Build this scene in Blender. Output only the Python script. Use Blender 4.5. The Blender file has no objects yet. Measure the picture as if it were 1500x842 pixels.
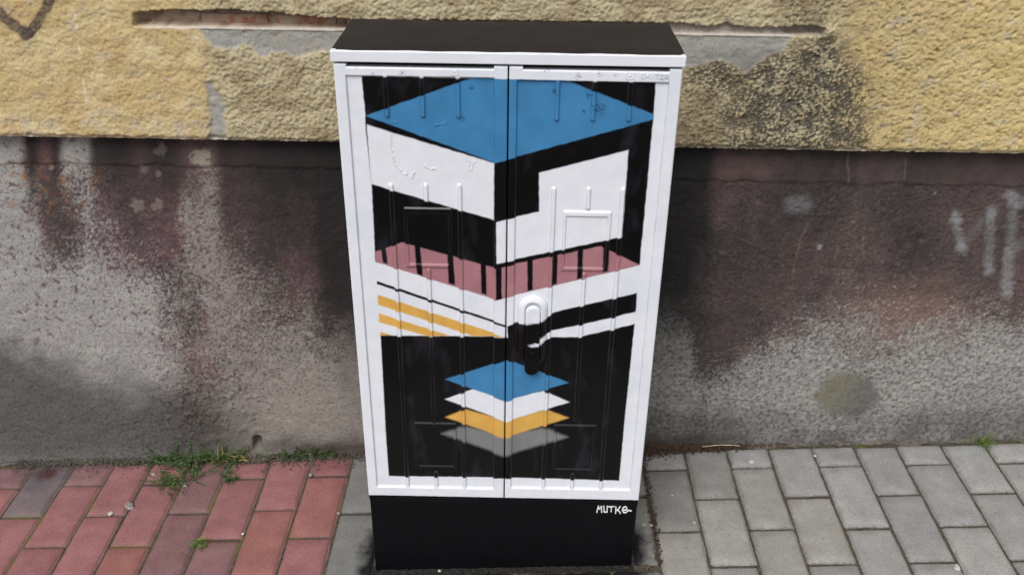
import bpy, math, random
import numpy as np
from mathutils import Matrix, Vector

random.seed(7)
rng = np.random.default_rng(7)
scene = bpy.context.scene
col = scene.collection
R = math.radians

# ------------------------------------------------------------------ camera
CAM = np.array([0.0242, -1.3965, 1.4496])
PITCH, YAW, ROLL, FPX = 0.5118, -0.0094, 0.0137, 1368.5
_F = np.array([math.sin(YAW) * math.cos(PITCH), math.cos(YAW) * math.cos(PITCH), -math.sin(PITCH)])
_R0 = np.array([math.cos(YAW), -math.sin(YAW), 0.0])
_U0 = np.cross(_R0, _F)
_R = math.cos(ROLL) * _R0 + math.sin(ROLL) * _U0
_U = -math.sin(ROLL) * _R0 + math.cos(ROLL) * _U0
cam_data = bpy.data.cameras.new("camera")
cam = bpy.data.objects.new("camera", cam_data)
col.objects.link(cam)
cam_data.sensor_width = 36.0
cam_data.lens = FPX / 1500 * 36.0
cam_data.clip_start = 0.05
cam_data.clip_end = 500
cam.matrix_world = Matrix(((_R[0], _U[0], -_F[0], CAM[0]), (_R[1], _U[1], -_F[1], CAM[1]),
                           (_R[2], _U[2], -_F[2], CAM[2]), (0, 0, 0, 1)))
scene.camera = cam

# ------------------------------------------------------------------ light
SUN_EL, SUN_AZ = R(52), R(200)      # azimuth clockwise from +y (north)
world = bpy.data.worlds.new("World")
scene.world = world
world.use_nodes = True
wn = world.node_tree
bg = wn.nodes["Background"]
sky = wn.nodes.new("ShaderNodeTexSky")
sky.sky_type = 'NISHITA'
sky.sun_disc = False
sky.sun_elevation = SUN_EL
sky.sun_rotation = SUN_AZ
sky.dust_density = 4.0
hsv = wn.nodes.new("ShaderNodeHueSaturation")
hsv.inputs["Saturation"].default_value = 0.25
wn.links.new(sky.outputs[0], hsv.inputs["Color"])
wn.links.new(hsv.outputs[0], bg.inputs["Color"])
bg.inputs["Strength"].default_value = 0.12
sd = bpy.data.lights.new("sun", 'SUN')
sd.energy = 1.5
sd.angle = R(35)
sd.color = (1.0, 0.97, 0.93)
sun = bpy.data.objects.new("sun", sd)
col.objects.link(sun)
sdir = Vector((math.sin(SUN_AZ) * math.cos(SUN_EL), math.cos(SUN_AZ) * math.cos(SUN_EL), math.sin(SUN_EL)))
sun.rotation_euler = sdir.to_track_quat('Z', 'Y').to_euler()
scene.view_settings.view_transform = 'Standard'
scene.view_settings.look = 'None'
scene.view_settings.gamma = 1
scene.view_settings.exposure = 0.14

# ------------------------------------------------------------------ places read off the photograph
SLOPE = 0.0541          # the street rises gently to the right
YW = 0.388              # face of the lower wall
OVER = 0.037            # the upper wall overhangs the lower one
ZL = 0.789              # its lower edge
W = 0.53                # cabinet
H = W / 2
ZB, ZT, DEP, ROOFH = 0.191, 1.049, 0.198, 0.0195


def ray(px, py):
    return _F + (px - 750) / FPX * _R - (py - 421) / FPX * _U


def on_ground(px, py):
    d = ray(px, py)
    t = (SLOPE * CAM[0] - CAM[2]) / (d[2] - SLOPE * d[0])
    return CAM + t * d


def on_wall(px, py, y=YW):
    d = ray(px, py)
    return CAM + (y - CAM[1]) / d[1] * d


def to_px(x, y, z):
    d = np.stack([np.asarray(x) - CAM[0], np.broadcast_to(y, np.shape(x)) - CAM[1], np.asarray(z) - CAM[2]], -1)
    dz = d @ _F
    return 750 + FPX * (d @ _R) / dz, 421 - FPX * (d @ _U) / dz


def homography(src, dst):
    A = []
    for (x, y), (u, v) in zip(src, dst):
        A += [[x, y, 1, 0, 0, 0, -u * x, -u * y, -u], [0, 0, 0, x, y, 1, -v * x, -v * y, -v]]
    return np.linalg.svd(np.array(A, float))[2][-1].reshape(3, 3)


HD = homography([(486.5, 95), (1001, 99), (541, 726), (931, 732)], [(-H, ZT), (H, ZT), (-H, ZB), (H, ZB)])


def D(px, py):
    """photo pixel -> (u, z) on the plane of the doors"""
    v = HD @ np.array([px, py, 1.0])
    return (v[0] / v[2], v[1] / v[2])


# ------------------------------------------------------------------ noise
def _hash(ix, iy, seed):
    h = (ix.astype(np.int64) * 374761393 + iy.astype(np.int64) * 668265263 + seed * 1442695041) & 0xFFFFFFFF
    h = ((h ^ (h >> 13)) * 1274126177) & 0xFFFFFFFF
    return ((h ^ (h >> 16)) & 0xFFFF) / 65535.0


def pn(x, y, seed=0):
    """gradient noise, about -1..1"""
    x, y = np.broadcast_arrays(np.asarray(x, float), np.asarray(y, float))
    ix, iy = np.floor(x), np.floor(y)
    fx, fy = x - ix, y - iy
    sx, sy = fx * fx * fx * (fx * (fx * 6 - 15) + 10), fy * fy * fy * (fy * (fy * 6 - 15) + 10)

    def g(ox, oy):
        a = _hash(ix + ox, iy + oy, seed) * 2 * np.pi
        return np.cos(a) * (fx - ox) + np.sin(a) * (fy - oy)
    a = g(0, 0) * (1 - sx) + g(1, 0) * sx
    b = g(0, 1) * (1 - sx) + g(1, 1) * sx
    return (a * (1 - sy) + b * sy) * 1.45


def fbm(x, y, seed=0, n=4):
    s, a = 0, 1.0
    for i in range(n):
        s = s + a * pn(x * 2 ** i, y * 2 ** i, seed + i * 17)
        a *= 0.5
    return s


def cell(x, y, seed=0, jit=0.9):
    """distance to the nearest scattered point, about 0..1: rounded grains"""
    x, y = np.broadcast_arrays(np.asarray(x, float), np.asarray(y, float))
    ix, iy = np.floor(x), np.floor(y)
    best = np.full(x.shape, 9.0)
    for ox in (-1, 0, 1):
        for oy in (-1, 0, 1):
            jx = ix + ox + 0.5 + jit * (_hash(ix + ox, iy + oy, seed) - 0.5)
            jy = iy + oy + 0.5 + jit * (_hash(ix + ox, iy + oy, seed + 911) - 0.5)
            best = np.minimum(best, (x - jx) ** 2 + (y - jy) ** 2)
    return np.sqrt(best)


def sm(a, b, x):
    t = np.clip((x - a) / (b - a), 0, 1)
    return t * t * (3 - 2 * t)


def lin(r, g, b):
    """sRGB 0..255 -> linear"""
    f = lambda c: c / 12.92 if c <= 0.04045 else ((c + 0.055) / 1.055) ** 2.4
    return np.array([f(r / 255), f(g / 255), f(b / 255)])


def mixc(c, d, f):
    f = np.asarray(f)[..., None]
    return c * (1 - f) + np.asarray(d) * f


def poly_sd(X, Y, P):
    """signed distance to a polygon, positive inside"""
    P = np.asarray(P, float)
    best = np.full(X.shape, 1e9)
    inside = np.zeros(X.shape, bool)
    for i in range(len(P)):
        ax, ay = P[i - 1]
        bx, by = P[i]
        ex, ey = bx - ax, by - ay
        L = ex * ex + ey * ey + 1e-18
        t = np.clip(((X - ax) * ex + (Y - ay) * ey) / L, 0, 1)
        best = np.minimum(best, (X - ax - t * ex) ** 2 + (Y - ay - t * ey) ** 2)
        c = ((ay > Y) != (by > Y))
        if abs(ey) > 1e-12:
            inside ^= c & (X < (Y - ay) / ey * ex + ax)
    d = np.sqrt(best)
    return np.where(inside, d, -d)


def seg_d(X, Y, pts):
    best = np.full(X.shape, 1e9)
    for (ax, ay), (bx, by) in zip(pts[:-1], pts[1:]):
        ex, ey = bx - ax, by - ay
        t = np.clip(((X - ax) * ex + (Y - ay) * ey) / (ex * ex + ey * ey + 1e-18), 0, 1)
        best = np.minimum(best, (X - ax - t * ex) ** 2 + (Y - ay - t * ey) ** 2)
    return np.sqrt(best)


# ------------------------------------------------------------------ objects
def mesh(name, verts, faces, mat=None, parent=None, smooth=False, loc=None):
    me = bpy.data.meshes.new(name)
    me.from_pydata([tuple(v) for v in verts], [], [tuple(f) for f in faces])
    if mat:
        me.materials.append(mat)
    if smooth:
        me.shade_smooth()
    me.update()
    return link(name, me, parent, loc)


def link(name, me, parent=None, loc=None):
    o = bpy.data.objects.new(name, me)
    col.objects.link(o)
    if parent:
        o.parent = parent
    if loc is not None:
        o.location = loc
    return o


def empty(name, loc=(0, 0, 0)):
    o = bpy.data.objects.new(name, None)
    o.empty_display_size = 0.05
    col.objects.link(o)
    o.location = loc
    return o


def tag(o, label=None, cat=None, group=None, kind=None):
    for k, v in (('label', label), ('category', cat), ('group', group), ('kind', kind)):
        if v:
            o[k] = v
    return o


def grid_mesh(name, P, mat, tint=None, parent=None, keep=None, extra=None, loc=None):
    """P: (rows, cols, 3) points -> smooth quad sheet, normals by winding (col x row)"""
    r, c = P.shape[:2]
    idx = np.arange(r * c).reshape(r, c)
    q = np.stack([idx[:-1, :-1], idx[:-1, 1:], idx[1:, 1:], idx[1:, :-1]], -1)
    q = q[keep] if keep is not None else q.reshape(-1, 4)
    V = P.reshape(-1, 3).astype(np.float32)
    T = None if tint is None else tint.reshape(-1, tint.shape[-1])
    if extra is not None:
        ev, ef, et = extra
        q = np.concatenate([q, np.asarray(ef) + len(V)])
        V = np.concatenate([V, np.asarray(ev, np.float32)])
        if T is not None:
            T = np.concatenate([T, np.asarray(et)])
    me = bpy.data.meshes.new(name)
    me.vertices.add(len(V))
    me.vertices.foreach_set('co', V.ravel())
    me.loops.add(q.size)
    me.loops.foreach_set('vertex_index', q.ravel().astype(np.int32))
    me.polygons.add(len(q))
    me.polygons.foreach_set('loop_start', np.arange(0, q.size, 4, dtype=np.int32))
    me.update(calc_edges=True)
    me.validate()
    me.polygons.foreach_set('use_smooth', np.ones(len(me.polygons), bool))
    if T is not None:
        at = me.attributes.new('tint', 'FLOAT_COLOR', 'POINT')
        at.data.foreach_set('color', np.concatenate([T, np.ones((len(T), 1))], 1).astype(np.float32).ravel())
    me.materials.append(mat)
    me.update()
    return link(name, me, parent, loc)


class MB:
    """collects simple shapes into one mesh"""
    def __init__(self):
        self.v, self.f = [], []

    def add(self, v, f):
        n = len(self.v)
        self.v += [tuple(p) for p in v]
        self.f += [tuple(i + n for i in q) for q in f]

    def box(self, x0, x1, y0, y1, z0, z1, b=0.0):
        """box with all twelve edges chamfered by b"""
        if b <= 0:
            v = [(x, y, z) for z in (z0, z1) for y in (y0, y1) for x in (x0, x1)]
            self.add(v, [(0, 2, 3, 1), (4, 5, 7, 6), (0, 1, 5, 4), (2, 6, 7, 3), (0, 4, 6, 2), (1, 3, 7, 5)])
            return
        import bmesh
        bm = bmesh.new()
        bmesh.ops.create_cube(bm, size=1)
        for w in bm.verts:
            w.co = Vector(((x0 + x1) / 2 + w.co.x * (x1 - x0), (y0 + y1) / 2 + w.co.y * (y1 - y0),
                           (z0 + z1) / 2 + w.co.z * (z1 - z0)))
        bmesh.ops.bevel(bm, geom=bm.edges[:], offset=b, segments=2, affect='EDGES', profile=0.5)
        bm.verts.index_update()
        self.add([w.co[:] for w in bm.verts], [[w.index for w in f.verts] for f in bm.faces])
        bm.free()

    def build(self, name, mat, parent=None, smooth=False, loc=None):
        return mesh(name, self.v, self.f, mat, parent, smooth, loc)


# ------------------------------------------------------------------ materials
def new_mat(name, rough=0.8, spec=0.3):
    m = bpy.data.materials.new(name)
    m.use_nodes = True
    b = m.node_tree.nodes["Principled BSDF"]
    b.inputs["Roughness"].default_value = rough
    b.inputs["Specular IOR Level"].default_value = spec
    return m, m.node_tree, b


def N(nt, kind, **kw):
    n = nt.nodes.new(kind)
    for k, v in kw.items():
        if hasattr(n, k) and k not in n.inputs:
            setattr(n, k, v)
        else:
            n.inputs[k].default_value = v
    return n


def noise(nt, scale, detail=4, rough=0.55, vec=None):
    n = N(nt, "ShaderNodeTexNoise", Scale=scale, Detail=detail, Roughness=rough)
    if vec is not None:
        nt.links.new(vec, n.inputs["Vector"])
    return n.outputs["Fac"]


def position(nt):
    return nt.nodes.new("ShaderNodeNewGeometry").outputs["Position"]


def ramp(nt, fac, stops):
    n = nt.nodes.new("ShaderNodeValToRGB")
    e = n.color_ramp.elements
    while len(e) < len(stops):
        e.new(0.5)
    for el, (p, c) in zip(e, stops):
        el.position = p
        c = (c, c, c) if np.isscalar(c) else c
        el.color = (*c, 1)
    nt.links.new(fac, n.inputs[0])
    return n.outputs[0]


def mix(nt, a, b, fac, mode='MIX'):
    n = nt.nodes.new("ShaderNodeMix")
    n.data_type = 'RGBA'
    n.blend_type = mode
    for s, v in ((n.inputs[6], a), (n.inputs[7], b), (n.inputs[0], fac)):
        if isinstance(v, bpy.types.NodeSocket):
            nt.links.new(v, s)
        elif s == n.inputs[0]:
            s.default_value = v
        else:
            s.default_value = (*v, 1) if len(v) == 3 else v
    return n.outputs[2]


def bump(nt, b, h, strength, dist):
    n = N(nt, "ShaderNodeBump", Strength=strength, Distance=dist)
    nt.links.new(h, n.inputs["Height"])
    nt.links.new(n.outputs[0], b.inputs["Normal"])
    return n


def tinted(name, rough, spec, vscale, vlo, vhi, bscale, bstr, bdist, vdetail=3):
    """base colour from the 'tint' attribute, broken up by fine noise, with fine relief"""
    m, nt, b = new_mat(name, rough, spec)
    at = N(nt, "ShaderNodeAttribute", attribute_name='tint')
    p = position(nt)
    f = ramp(nt, noise(nt, vscale, vdetail, 0.65, p), [(0.28, vlo), (0.72, vhi)])
    nt.links.new(mix(nt, at.outputs["Color"], f, 1.0, 'MULTIPLY'), b.inputs["Base Color"])
    if bstr:
        bump(nt, b, noise(nt, bscale, 4, 0.6, p), bstr, bdist)
    return m


M = {}
M['render'] = tinted("roughcast_render", 0.92, 0.15, 420, 0.72, 1.22, 500, 0.55, 0.0014)
M['base'] = tinted("worn_painted_concrete", 0.85, 0.22, 460, 0.68, 1.26, 520, 0.6, 0.0012)
M['paint'] = tinted("brushed_gloss_paint", 0.24, 0.36, 38, 0.955, 1.03, 90, 0.10, 0.0012)


def paint_plain(name, c, rough, spots=0.0, spotc=(0.2, 0.2, 0.2)):
    m, nt, b = new_mat(name, rough, 0.4 if c[0] > 0.5 else 0.16)
    p = position(nt)
    base = ramp(nt, noise(nt, 22, 5, 0.65, p), [(0.3, c * (0.96 if c[0] > 0.5 else 0.75)), (0.7, np.minimum(c * (1.03 if c[0] > 0.5 else 1.3), 0.9))])
    if spots:
        base = mix(nt, base, spotc, ramp(nt, noise(nt, 70, 4, 0.6, p), [(0.66, 0.0), (0.76, spots)]))
    nt.links.new(base, b.inputs["Base Color"])
    bump(nt, b, noise(nt, 160, 4, 0.6, p), 0.16, 0.001)
    return m


M['black'] = paint_plain("black_gloss_paint", lin(11, 10, 14), 0.40, 0.5, (0.010, 0.0095, 0.008))
M['plinth_black'] = paint_plain("dusty_black_paint", lin(11, 10, 14), 0.45, 0.35, (0.022, 0.021, 0.019))
M['roof_black'] = paint_plain("weathered_black_paint", lin(34, 32, 37), 0.55, 0.9, (0.034, 0.033, 0.026))
M['white'] = paint_plain("white_fascia_paint", np.array([0.765, 0.785, 0.85]), 0.4)
M['dark'] = paint_plain("dark_gap", lin(20, 20, 22), 0.8)
M['letter'] = paint_plain("white_marker_paint", np.array([0.78, 0.78, 0.79]), 0.6)


def paver_mat(name, sp_lo, sp_hi):
    m, nt, b = new_mat(name, 0.86, 0.22)
    p = position(nt)
    oi = nt.nodes.new("ShaderNodeObjectInfo")
    ed = N(nt, "ShaderNodeAttribute", attribute_name='rim')
    c = mix(nt, oi.outputs["Color"], ramp(nt, noise(nt, 400, 3, 0.75, p), [(0.38, sp_lo), (0.62, sp_hi)]), 1.0, 'MULTIPLY')
    c = mix(nt, c, ramp(nt, noise(nt, 20, 7, 0.66, p), [(0.28, 0.80), (0.72, 1.16)]), 1.0, 'MULTIPLY')
    # pale grains and dark pits in the concrete
    c = mix(nt, c, (0.5, 0.48, 0.46), ramp(nt, noise(nt, 420, 2, 0.5, p), [(0.70, 0.0), (0.74, 0.6)]))
    c = mix(nt, c, (0.03, 0.028, 0.026), ramp(nt, noise(nt, 300, 2, 0.5, p), [(0.70, 0.0), (0.76, 0.5)]))
    # soil and moss clinging to the rims
    dirt = mix(nt, (0.115, 0.105, 0.09), (0.13, 0.135, 0.05), ramp(nt, noise(nt, 7.5, 4, 0.6, p), [(0.57, 0.0), (0.66, 1.0)]))
    rim = N(nt, "ShaderNodeMath", operation='MULTIPLY')
    nt.links.new(ed.outputs["Fac"], rim.inputs[0])
    nt.links.new(ramp(nt, noise(nt, 120, 4, 0.6, p), [(0.35, 0.1), (0.65, 0.75)]), rim.inputs[1])
    c = mix(nt, c, dirt, rim.outputs[0])
    # black overspray round the foot of the cabinet: distance to its footprint
    sep = nt.nodes.new("ShaderNodeSeparateXYZ")
    nt.links.new(p, sep.inputs[0])

    def math_(op, a, bb):
        n = N(nt, "ShaderNodeMath", operation=op)
        for i, v in enumerate((a, bb)):
            if isinstance(v, bpy.types.NodeSocket):
                nt.links.new(v, n.inputs[i])
            else:
                n.inputs[i].default_value = v
        return n.outputs[0]
    dx = math_('MAXIMUM', math_('SUBTRACT', math_('ABSOLUTE', sep.outputs[0], 0), 0.262), 0)
    dy = math_('ABSOLUTE', math_('SUBTRACT', sep.outputs[1], 0.04), 0)
    dy = math_('MAXIMUM', math_('SUBTRACT', dy, 0.04), 0)
    dd = math_('SQRT', math_('ADD', math_('MULTIPLY', dx, dx), math_('MULTIPLY', math_('MULTIPLY', dy, dy), 0.7)), 0)
    dd = math_('ADD', dd, math_('MULTIPLY', math_('SUBTRACT', noise(nt, 30, 4, 0.6, p), 0.5), 0.05))
    c = mix(nt, c, (0.008, 0.008, 0.010), ramp(nt, dd, [(0.024, 0.97), (0.056, 0.0)]))
    # damp ring with a dark red spot near the wall at the far left
    for (sx, sy, ra, rb, hi, sc) in ((-1.12, 0.335, 0.03, 0.075, 0.55, (0.07, 0.07, 0.085)), (-1.112, 0.335, 0.012, 0.032, 0.85, (0.075, 0.022, 0.022))):
        ex, ey = math_('SUBTRACT', sep.outputs[0], sx), math_('SUBTRACT', sep.outputs[1], sy)
        e2 = math_('SQRT', math_('ADD', math_('MULTIPLY', ex, ex), math_('MULTIPLY', ey, ey)), 0)
        e2 = math_('ADD', e2, math_('MULTIPLY', math_('SUBTRACT', noise(nt, 40, 4, 0.6, p), 0.5), 0.05))
        c = mix(nt, c, sc, ramp(nt, e2, [(ra, hi), (rb, 0.0)]))
    nt.links.new(c, b.inputs["Base Color"])
    bump(nt, b, noise(nt, 380, 5, 0.7, p), 0.6, 0.0014)
    return m


M['paver'] = paver_mat("concrete_paver", 0.78, 1.20)


def soil_mat(name, a, bcol, moss):
    m, nt, b = new_mat(name, 0.95, 0.1)
    p = position(nt)
    c = ramp(nt, noise(nt, 160, 5, 0.7, p), [(0.3, a), (0.7, bcol)])
    if moss:
        c = mix(nt, c, (0.13, 0.14, 0.03), ramp(nt, noise(nt, 7.5, 4, 0.6, p), [(0.57, 0.0), (0.66, moss)]))
    nt.links.new(c, b.inputs["Base Color"])
    bump(nt, b, noise(nt, 240, 5, 0.7, p), 0.9, 0.004)
    return m


M['bed'] = soil_mat("paver_joint_soil", lin(54, 49, 42), lin(112, 104, 92), 0.8)
M['sand'] = soil_mat("wall_foot_grit", lin(70, 64, 58), lin(126, 120, 112), 0)
M['soil'] = soil_mat("loose_brown_soil", lin(48, 38, 32), lin(104, 86, 72), 0)
M['soot'] = soil_mat("paint_blackened_dirt", lin(22, 21, 22), lin(62, 60, 57), 0)
M['asphalt'] = soil_mat("street_ground", lin(52, 51, 50), lin(84, 83, 80), 0)


def simple(name, c, rough=0.8, var=0.25, scale=120):
    m, nt, b = new_mat(name, rough, 0.25)
    c = np.asarray(c)
    nt.links.new(ramp(nt, noise(nt, scale, 4, 0.6, position(nt)), [(0.3, c * (1 - var)), (0.7, np.minimum(c * (1 + var), 0.92))]),
                 b.inputs["Base Color"])
    bump(nt, b, noise(nt, scale * 4, 3, 0.6, position(nt)), 0.3, 0.001)
    return m


def leaf_mat(name, c):
    m, nt, b = new_mat(name, 0.6, 0.3)
    c = np.asarray(c)
    nt.links.new(ramp(nt, noise(nt, 45, 3, 0.6, position(nt)), [(0.3, c * 0.6), (0.7, c * 1.45)]), b.inputs["Base Color"])
    b.inputs["Transmission Weight"].default_value = 0.0
    b.inputs["Subsurface Weight"].default_value = 0.0
    return m


M['leaf'] = leaf_mat("weed_leaf", (0.070, 0.115, 0.036))
M['grass'] = leaf_mat("grass_blade", (0.12, 0.19, 0.045))
M['moss'] = leaf_mat("dark_moss", (0.055, 0.085, 0.025))
M['dry'] = leaf_mat("dry_blade", (0.42, 0.32, 0.10))
M['straw'] = leaf_mat("straw", (0.55, 0.47, 0.30))
M['stone'] = simple("grey_pebble", (0.32, 0.31, 0.30))
M['chip'] = simple("white_paint_chip", (0.52, 0.51, 0.48), 0.7, 0.08)
M['mortar'] = simple("dried_mortar", (0.27, 0.245, 0.24), 0.9, 0.5, 160)
m_, nt_, b_ = new_mat("red_brick", 0.92, 0.15)
p_ = position(nt_)
nt_.links.new(mix(nt_, lin(158, 104, 84), lin(168, 150, 135), ramp(nt_, noise(nt_, 46, 5, 0.65, p_), [(0.40, 0.05), (0.52, 0.92)])), b_.inputs["Base Color"])
bump(nt_, b_, noise(nt_, 160, 4, 0.6, p_), 0.6, 0.002)
M['brick'] = m_

# ------------------------------------------------------------------ ground and paving
TILT = Matrix.Rotation(-math.atan(SLOPE), 4, 'Y')


def gz(x, dz=0.0):
    return SLOPE * x + dz


def sheet(name, x0, x1, y0, y1, dz, mat, nx=1, ny=1):
    v = [(x, y, gz(x, dz)) for y in np.linspace(y0, y1, ny + 1) for x in np.linspace(x0, x1, nx + 1)]
    f = [(j * (nx + 1) + i, j * (nx + 1) + i + 1, (j + 1) * (nx + 1) + i + 1, (j + 1) * (nx + 1) + i)
         for j in range(ny) for i in range(nx)]
    return mesh(name, v, f, mat)


ground = tag(sheet("ground", -60, 60, -90, 0.6, -0.03, M['asphalt'], 4, 4), kind='structure')
red = tag(sheet("red_pavement", -2.6, -0.373, -0.85, 0.42, -0.0072, M['bed'], 20, 12), kind='structure')
grey = tag(sheet("grey_pavement", -0.373, 2.6, -0.85, 0.42, -0.0072, M['bed'], 20, 12), kind='structure')


def paver_mesh(lx, ly, seed):
    """concrete block with rounded, slightly chipped rim; top at z = 0"""
    r = np.random.default_rng(seed)
    nx, ny = (5, 8) if ly > lx * 1.4 else (5, 5)
    b = 0.0070
    us = np.concatenate([[0, b * 0.45, b * 1.2], np.linspace(b * 1.2, lx - b * 1.2, nx)[1:-1], [lx - b * 1.2, lx - b * 0.45, lx]])
    vs = np.concatenate([[0, b * 0.45, b * 1.2], np.linspace(b * 1.2, ly - b * 1.2, ny)[1:-1], [ly - b * 1.2, ly - b * 0.45, ly]])
    U, V = np.meshgrid(us, vs)
    e = np.minimum(np.minimum(U, lx - U), np.minimum(V, ly - V))
    e = np.minimum(e, b * 1.2) / (b * 1.2)
    Z = -b * (1 - e) ** 2 * 1.0 + r.normal(0, 0.00022, U.shape)
    k = np.minimum(np.minimum(U, lx - U), np.minimum(V, ly - V)) < b * 0.9
    U = U + np.where(k, r.normal(0, 0.0006, U.shape), 0)
    V = V + np.where(k, r.normal(0, 0.0006, U.shape), 0)
    # knock the four corners back
    for (ci, cj) in ((0, 0), (0, -1), (-1, 0), (-1, -1)):
        U[ci, cj] += 0.0022 if cj == 0 else -0.0022
        V[ci, cj] += 0.0022 if ci == 0 else -0.0022
        Z[ci, cj] -= 0.001
    rows, cols = U.shape
    P = np.stack([U - lx / 2, V - ly / 2, Z], -1).reshape(-1, 3)
    rim = list((1 - e).reshape(-1))
    idx = np.arange(rows * cols).reshape(rows, cols)
    f = [(idx[j, i], idx[j, i + 1], idx[j + 1, i + 1], idx[j + 1, i]) for j in range(rows - 1) for i in range(cols - 1)]
    ring = list(idx[0, :]) + list(idx[1:, -1]) + list(idx[-1, ::-1][1:]) + list(idx[::-1, 0][1:-1])
    low = [(P[i][0], P[i][1], -0.03) for i in ring]
    n0 = len(P)
    f += [(ring[a], n0 + a, n0 + (a + 1) % len(ring), ring[(a + 1) % len(ring)]) for a in range(len(ring))]
    f = [tuple(int(i) for i in (q if k_ < (rows - 1) * (cols - 1) else q[::-1][0:4])) for k_, q in enumerate(f)]
    me = bpy.data.meshes.new("paver")
    me.from_pydata([tuple(v) for v in P] + low, [], f)
    me.shade_smooth()
    at = me.attributes.new('rim', 'FLOAT', 'POINT')
    at.data.foreach_set('value', np.array(rim + [1.0] * len(low), np.float32))
    me.materials.append(M['paver'])
    me.update()
    return me


_pm = {}


def paver(parent, x0, x1, y0, y1, c, jx=0.0019):
    lx, ly = round(x1 - x0 - 2 * jx, 3), round(y1 - y0 - 2 * jx, 3)
    if lx < 0.015 or ly < 0.015:
        return
    key = (lx, ly, random.randrange(5))
    if key not in _pm:
        _pm[key] = paver_mesh(lx, ly, hash(key) % 99991)
    o = link("paver", _pm[key], parent)
    cx, cy = (x0 + x1) / 2, (y0 + y1) / 2
    m = TILT.copy()
    m.translation = (cx, cy, gz(cx, random.uniform(-0.0016, 0.0012)))
    o.matrix_world = m @ Matrix.Rotation(random.gauss(0, 0.006), 4, 'X') @ Matrix.Rotation(random.gauss(0, 0.006), 4, 'Y') \
        @ Matrix.Rotation(random.gauss(0, 0.006), 4, 'Z')
    v = random.uniform(0.94, 1.06)
    o.color = (*(np.asarray(c) * v), 1)
    return o


PR = lin(146, 101, 102)
PRD = lin(131, 98, 100)
PRO = lin(149, 101, 97)
PG = lin(151, 151, 149)
PGD = lin(136, 134, 131)
PGB = lin(152, 150, 144)
YT = 0.371


def column(parent, x0, x1, offs, ylo, yhi, pick, skip=None):
    ys = [offs + 0.2 * k for k in range(-8, 8)]
    for a, b in zip(ys[:-1], ys[1:]):
        if b <= ylo + 0.01 or a >= yhi - 0.01:
            continue
        lo, hi = max(a, ylo), min(b, yhi)
        paver(parent, x0, x1, lo, hi, pick((x0 + x1) / 2, (lo + hi) / 2))


def pick_red(x, y):
    # pixel-free list of the odd blocks: place -> colour
    for (px, py, c) in ((-0.62, 0.0, PRD), (-0.52, 0.09, PRO), (-0.42, 0.2, PRO), (-0.62, 0.2, PR), (-0.72, 0.09, PRD),
                        (-0.72, 0.28, PRD), (-1.1, 0.28, lin(116, 103, 105)), (-1.0, 0.32, PRD), (-0.42, 0.34, lin(132, 88, 90))):
        if abs(x - px) < 0.05 and abs(y - py) < 0.05:
            return c
    return random.choice((PR, PR, PR, PRD, PRO))


def pick_grey(x, y):
    for (px, py, c) in ((0.47, 0.29, PGD), (0.47, 0.1, lin(155, 153, 149)), (0.57, 0.2, PGB), (0.57, 0.0, PGB), (0.37, 0.2, PGD),
                        (0.37, 0.0, PGB), (0.67, 0.1, PGB), (0.67, 0.29, lin(145, 143, 142))):
        if abs(x - px) < 0.05 and abs(y - py) < 0.05:
            return c
    if x < 0:
        return lin(120, 120, 118)
    return random.choice((PG, PG, lin(146, 146, 145), lin(153, 152, 150)))


xr = [-0.372, -0.472, -0.571, -0.67, -0.767, -0.862, -0.956, -1.055, -1.153, -1.252, -1.352, -1.452, -1.552, -1.652, -1.752, -1.852, -1.952, -2.052]
orow = [0.104, -0.008, 0.102, -0.012, 0.088, -0.017, 0.09, -0.014, 0.085, -0.015, 0.09, -0.01, 0.09, -0.01, 0.09, -0.01, 0.09]
for i in range(len(xr) - 1):
    column(red, xr[i + 1], xr[i], orow[i], -0.62, YT - 0.004 * (i % 3), pick_red)
column(grey, -0.3715, -0.270, -0.003 - 0.02 + 0.2 * 0, -0.62, YT, pick_grey)
xg = [0.324, 0.424, 0.524, 0.622, 0.725, 0.825, 0.924, 1.029, 1.13, 1.231, 1.332, 1.433, 1.534, 1.635, 1.736, 1.837, 1.938, 2.04]
for i in range(len(xg) - 1):
    column(grey, xg[i], xg[i + 1], 0.100 if i % 2 == 0 else 0.0, -0.62, YT - 0.003 * (i % 2), pick_grey)
# cut strip beside the plinth, rows in front of and behind the cabinet
for a, b in ((0.005, 0.213), (0.213, YT)):
    paver(grey, 0.268, 0.322, a, b, lin(140, 140, 135))
for k in range(6):
    x0 = -0.272 + 0.0993 * k
    y0 = -0.008
    for j in range(4):
        ln = 0.1 if (k % 2 and j == 0) else 0.2
        paver(grey, x0, x0 + 0.0993, y0 - ln, y0, lin(126, 126, 124))
        y0 -= ln
    if k < 5:
        paver(grey, x0, x0 + 0.0993, 0.21, YT, PGD)


def strip(name, xs, y_in, width, dz, mat, seed, label=None):
    """a low bank of grit lying along the foot of the wall"""
    n = len(xs)
    t = np.linspace(0, 1, 9)
    X = np.repeat(xs[None, :], 9, 0)
    wd = width * np.clip(0.75 + 0.75 * fbm(xs * 14, xs * 0 + seed, seed, 4), 0.15, 2.0)
    Y = y_in - t[:, None] * wd[None, :]
    Z = gz(X, 0) + dz * (1 - t[:, None]) ** 1.4 - 0.004 * t[:, None] + 0.0016 * fbm(X * 70, Y * 70, seed + 5, 3)
    return grid_mesh(name, np.stack([X, Y, Z], -1)[::-1], mat)


xs = np.arange(-2.1, 2.1, 0.006)
tag(strip("grit_bank", xs, YW + 0.004, 0.024, 0.010, M['sand'], 3), "thin bank of sandy grit along the foot of the wall",
    "grit", kind='stuff')

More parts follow.
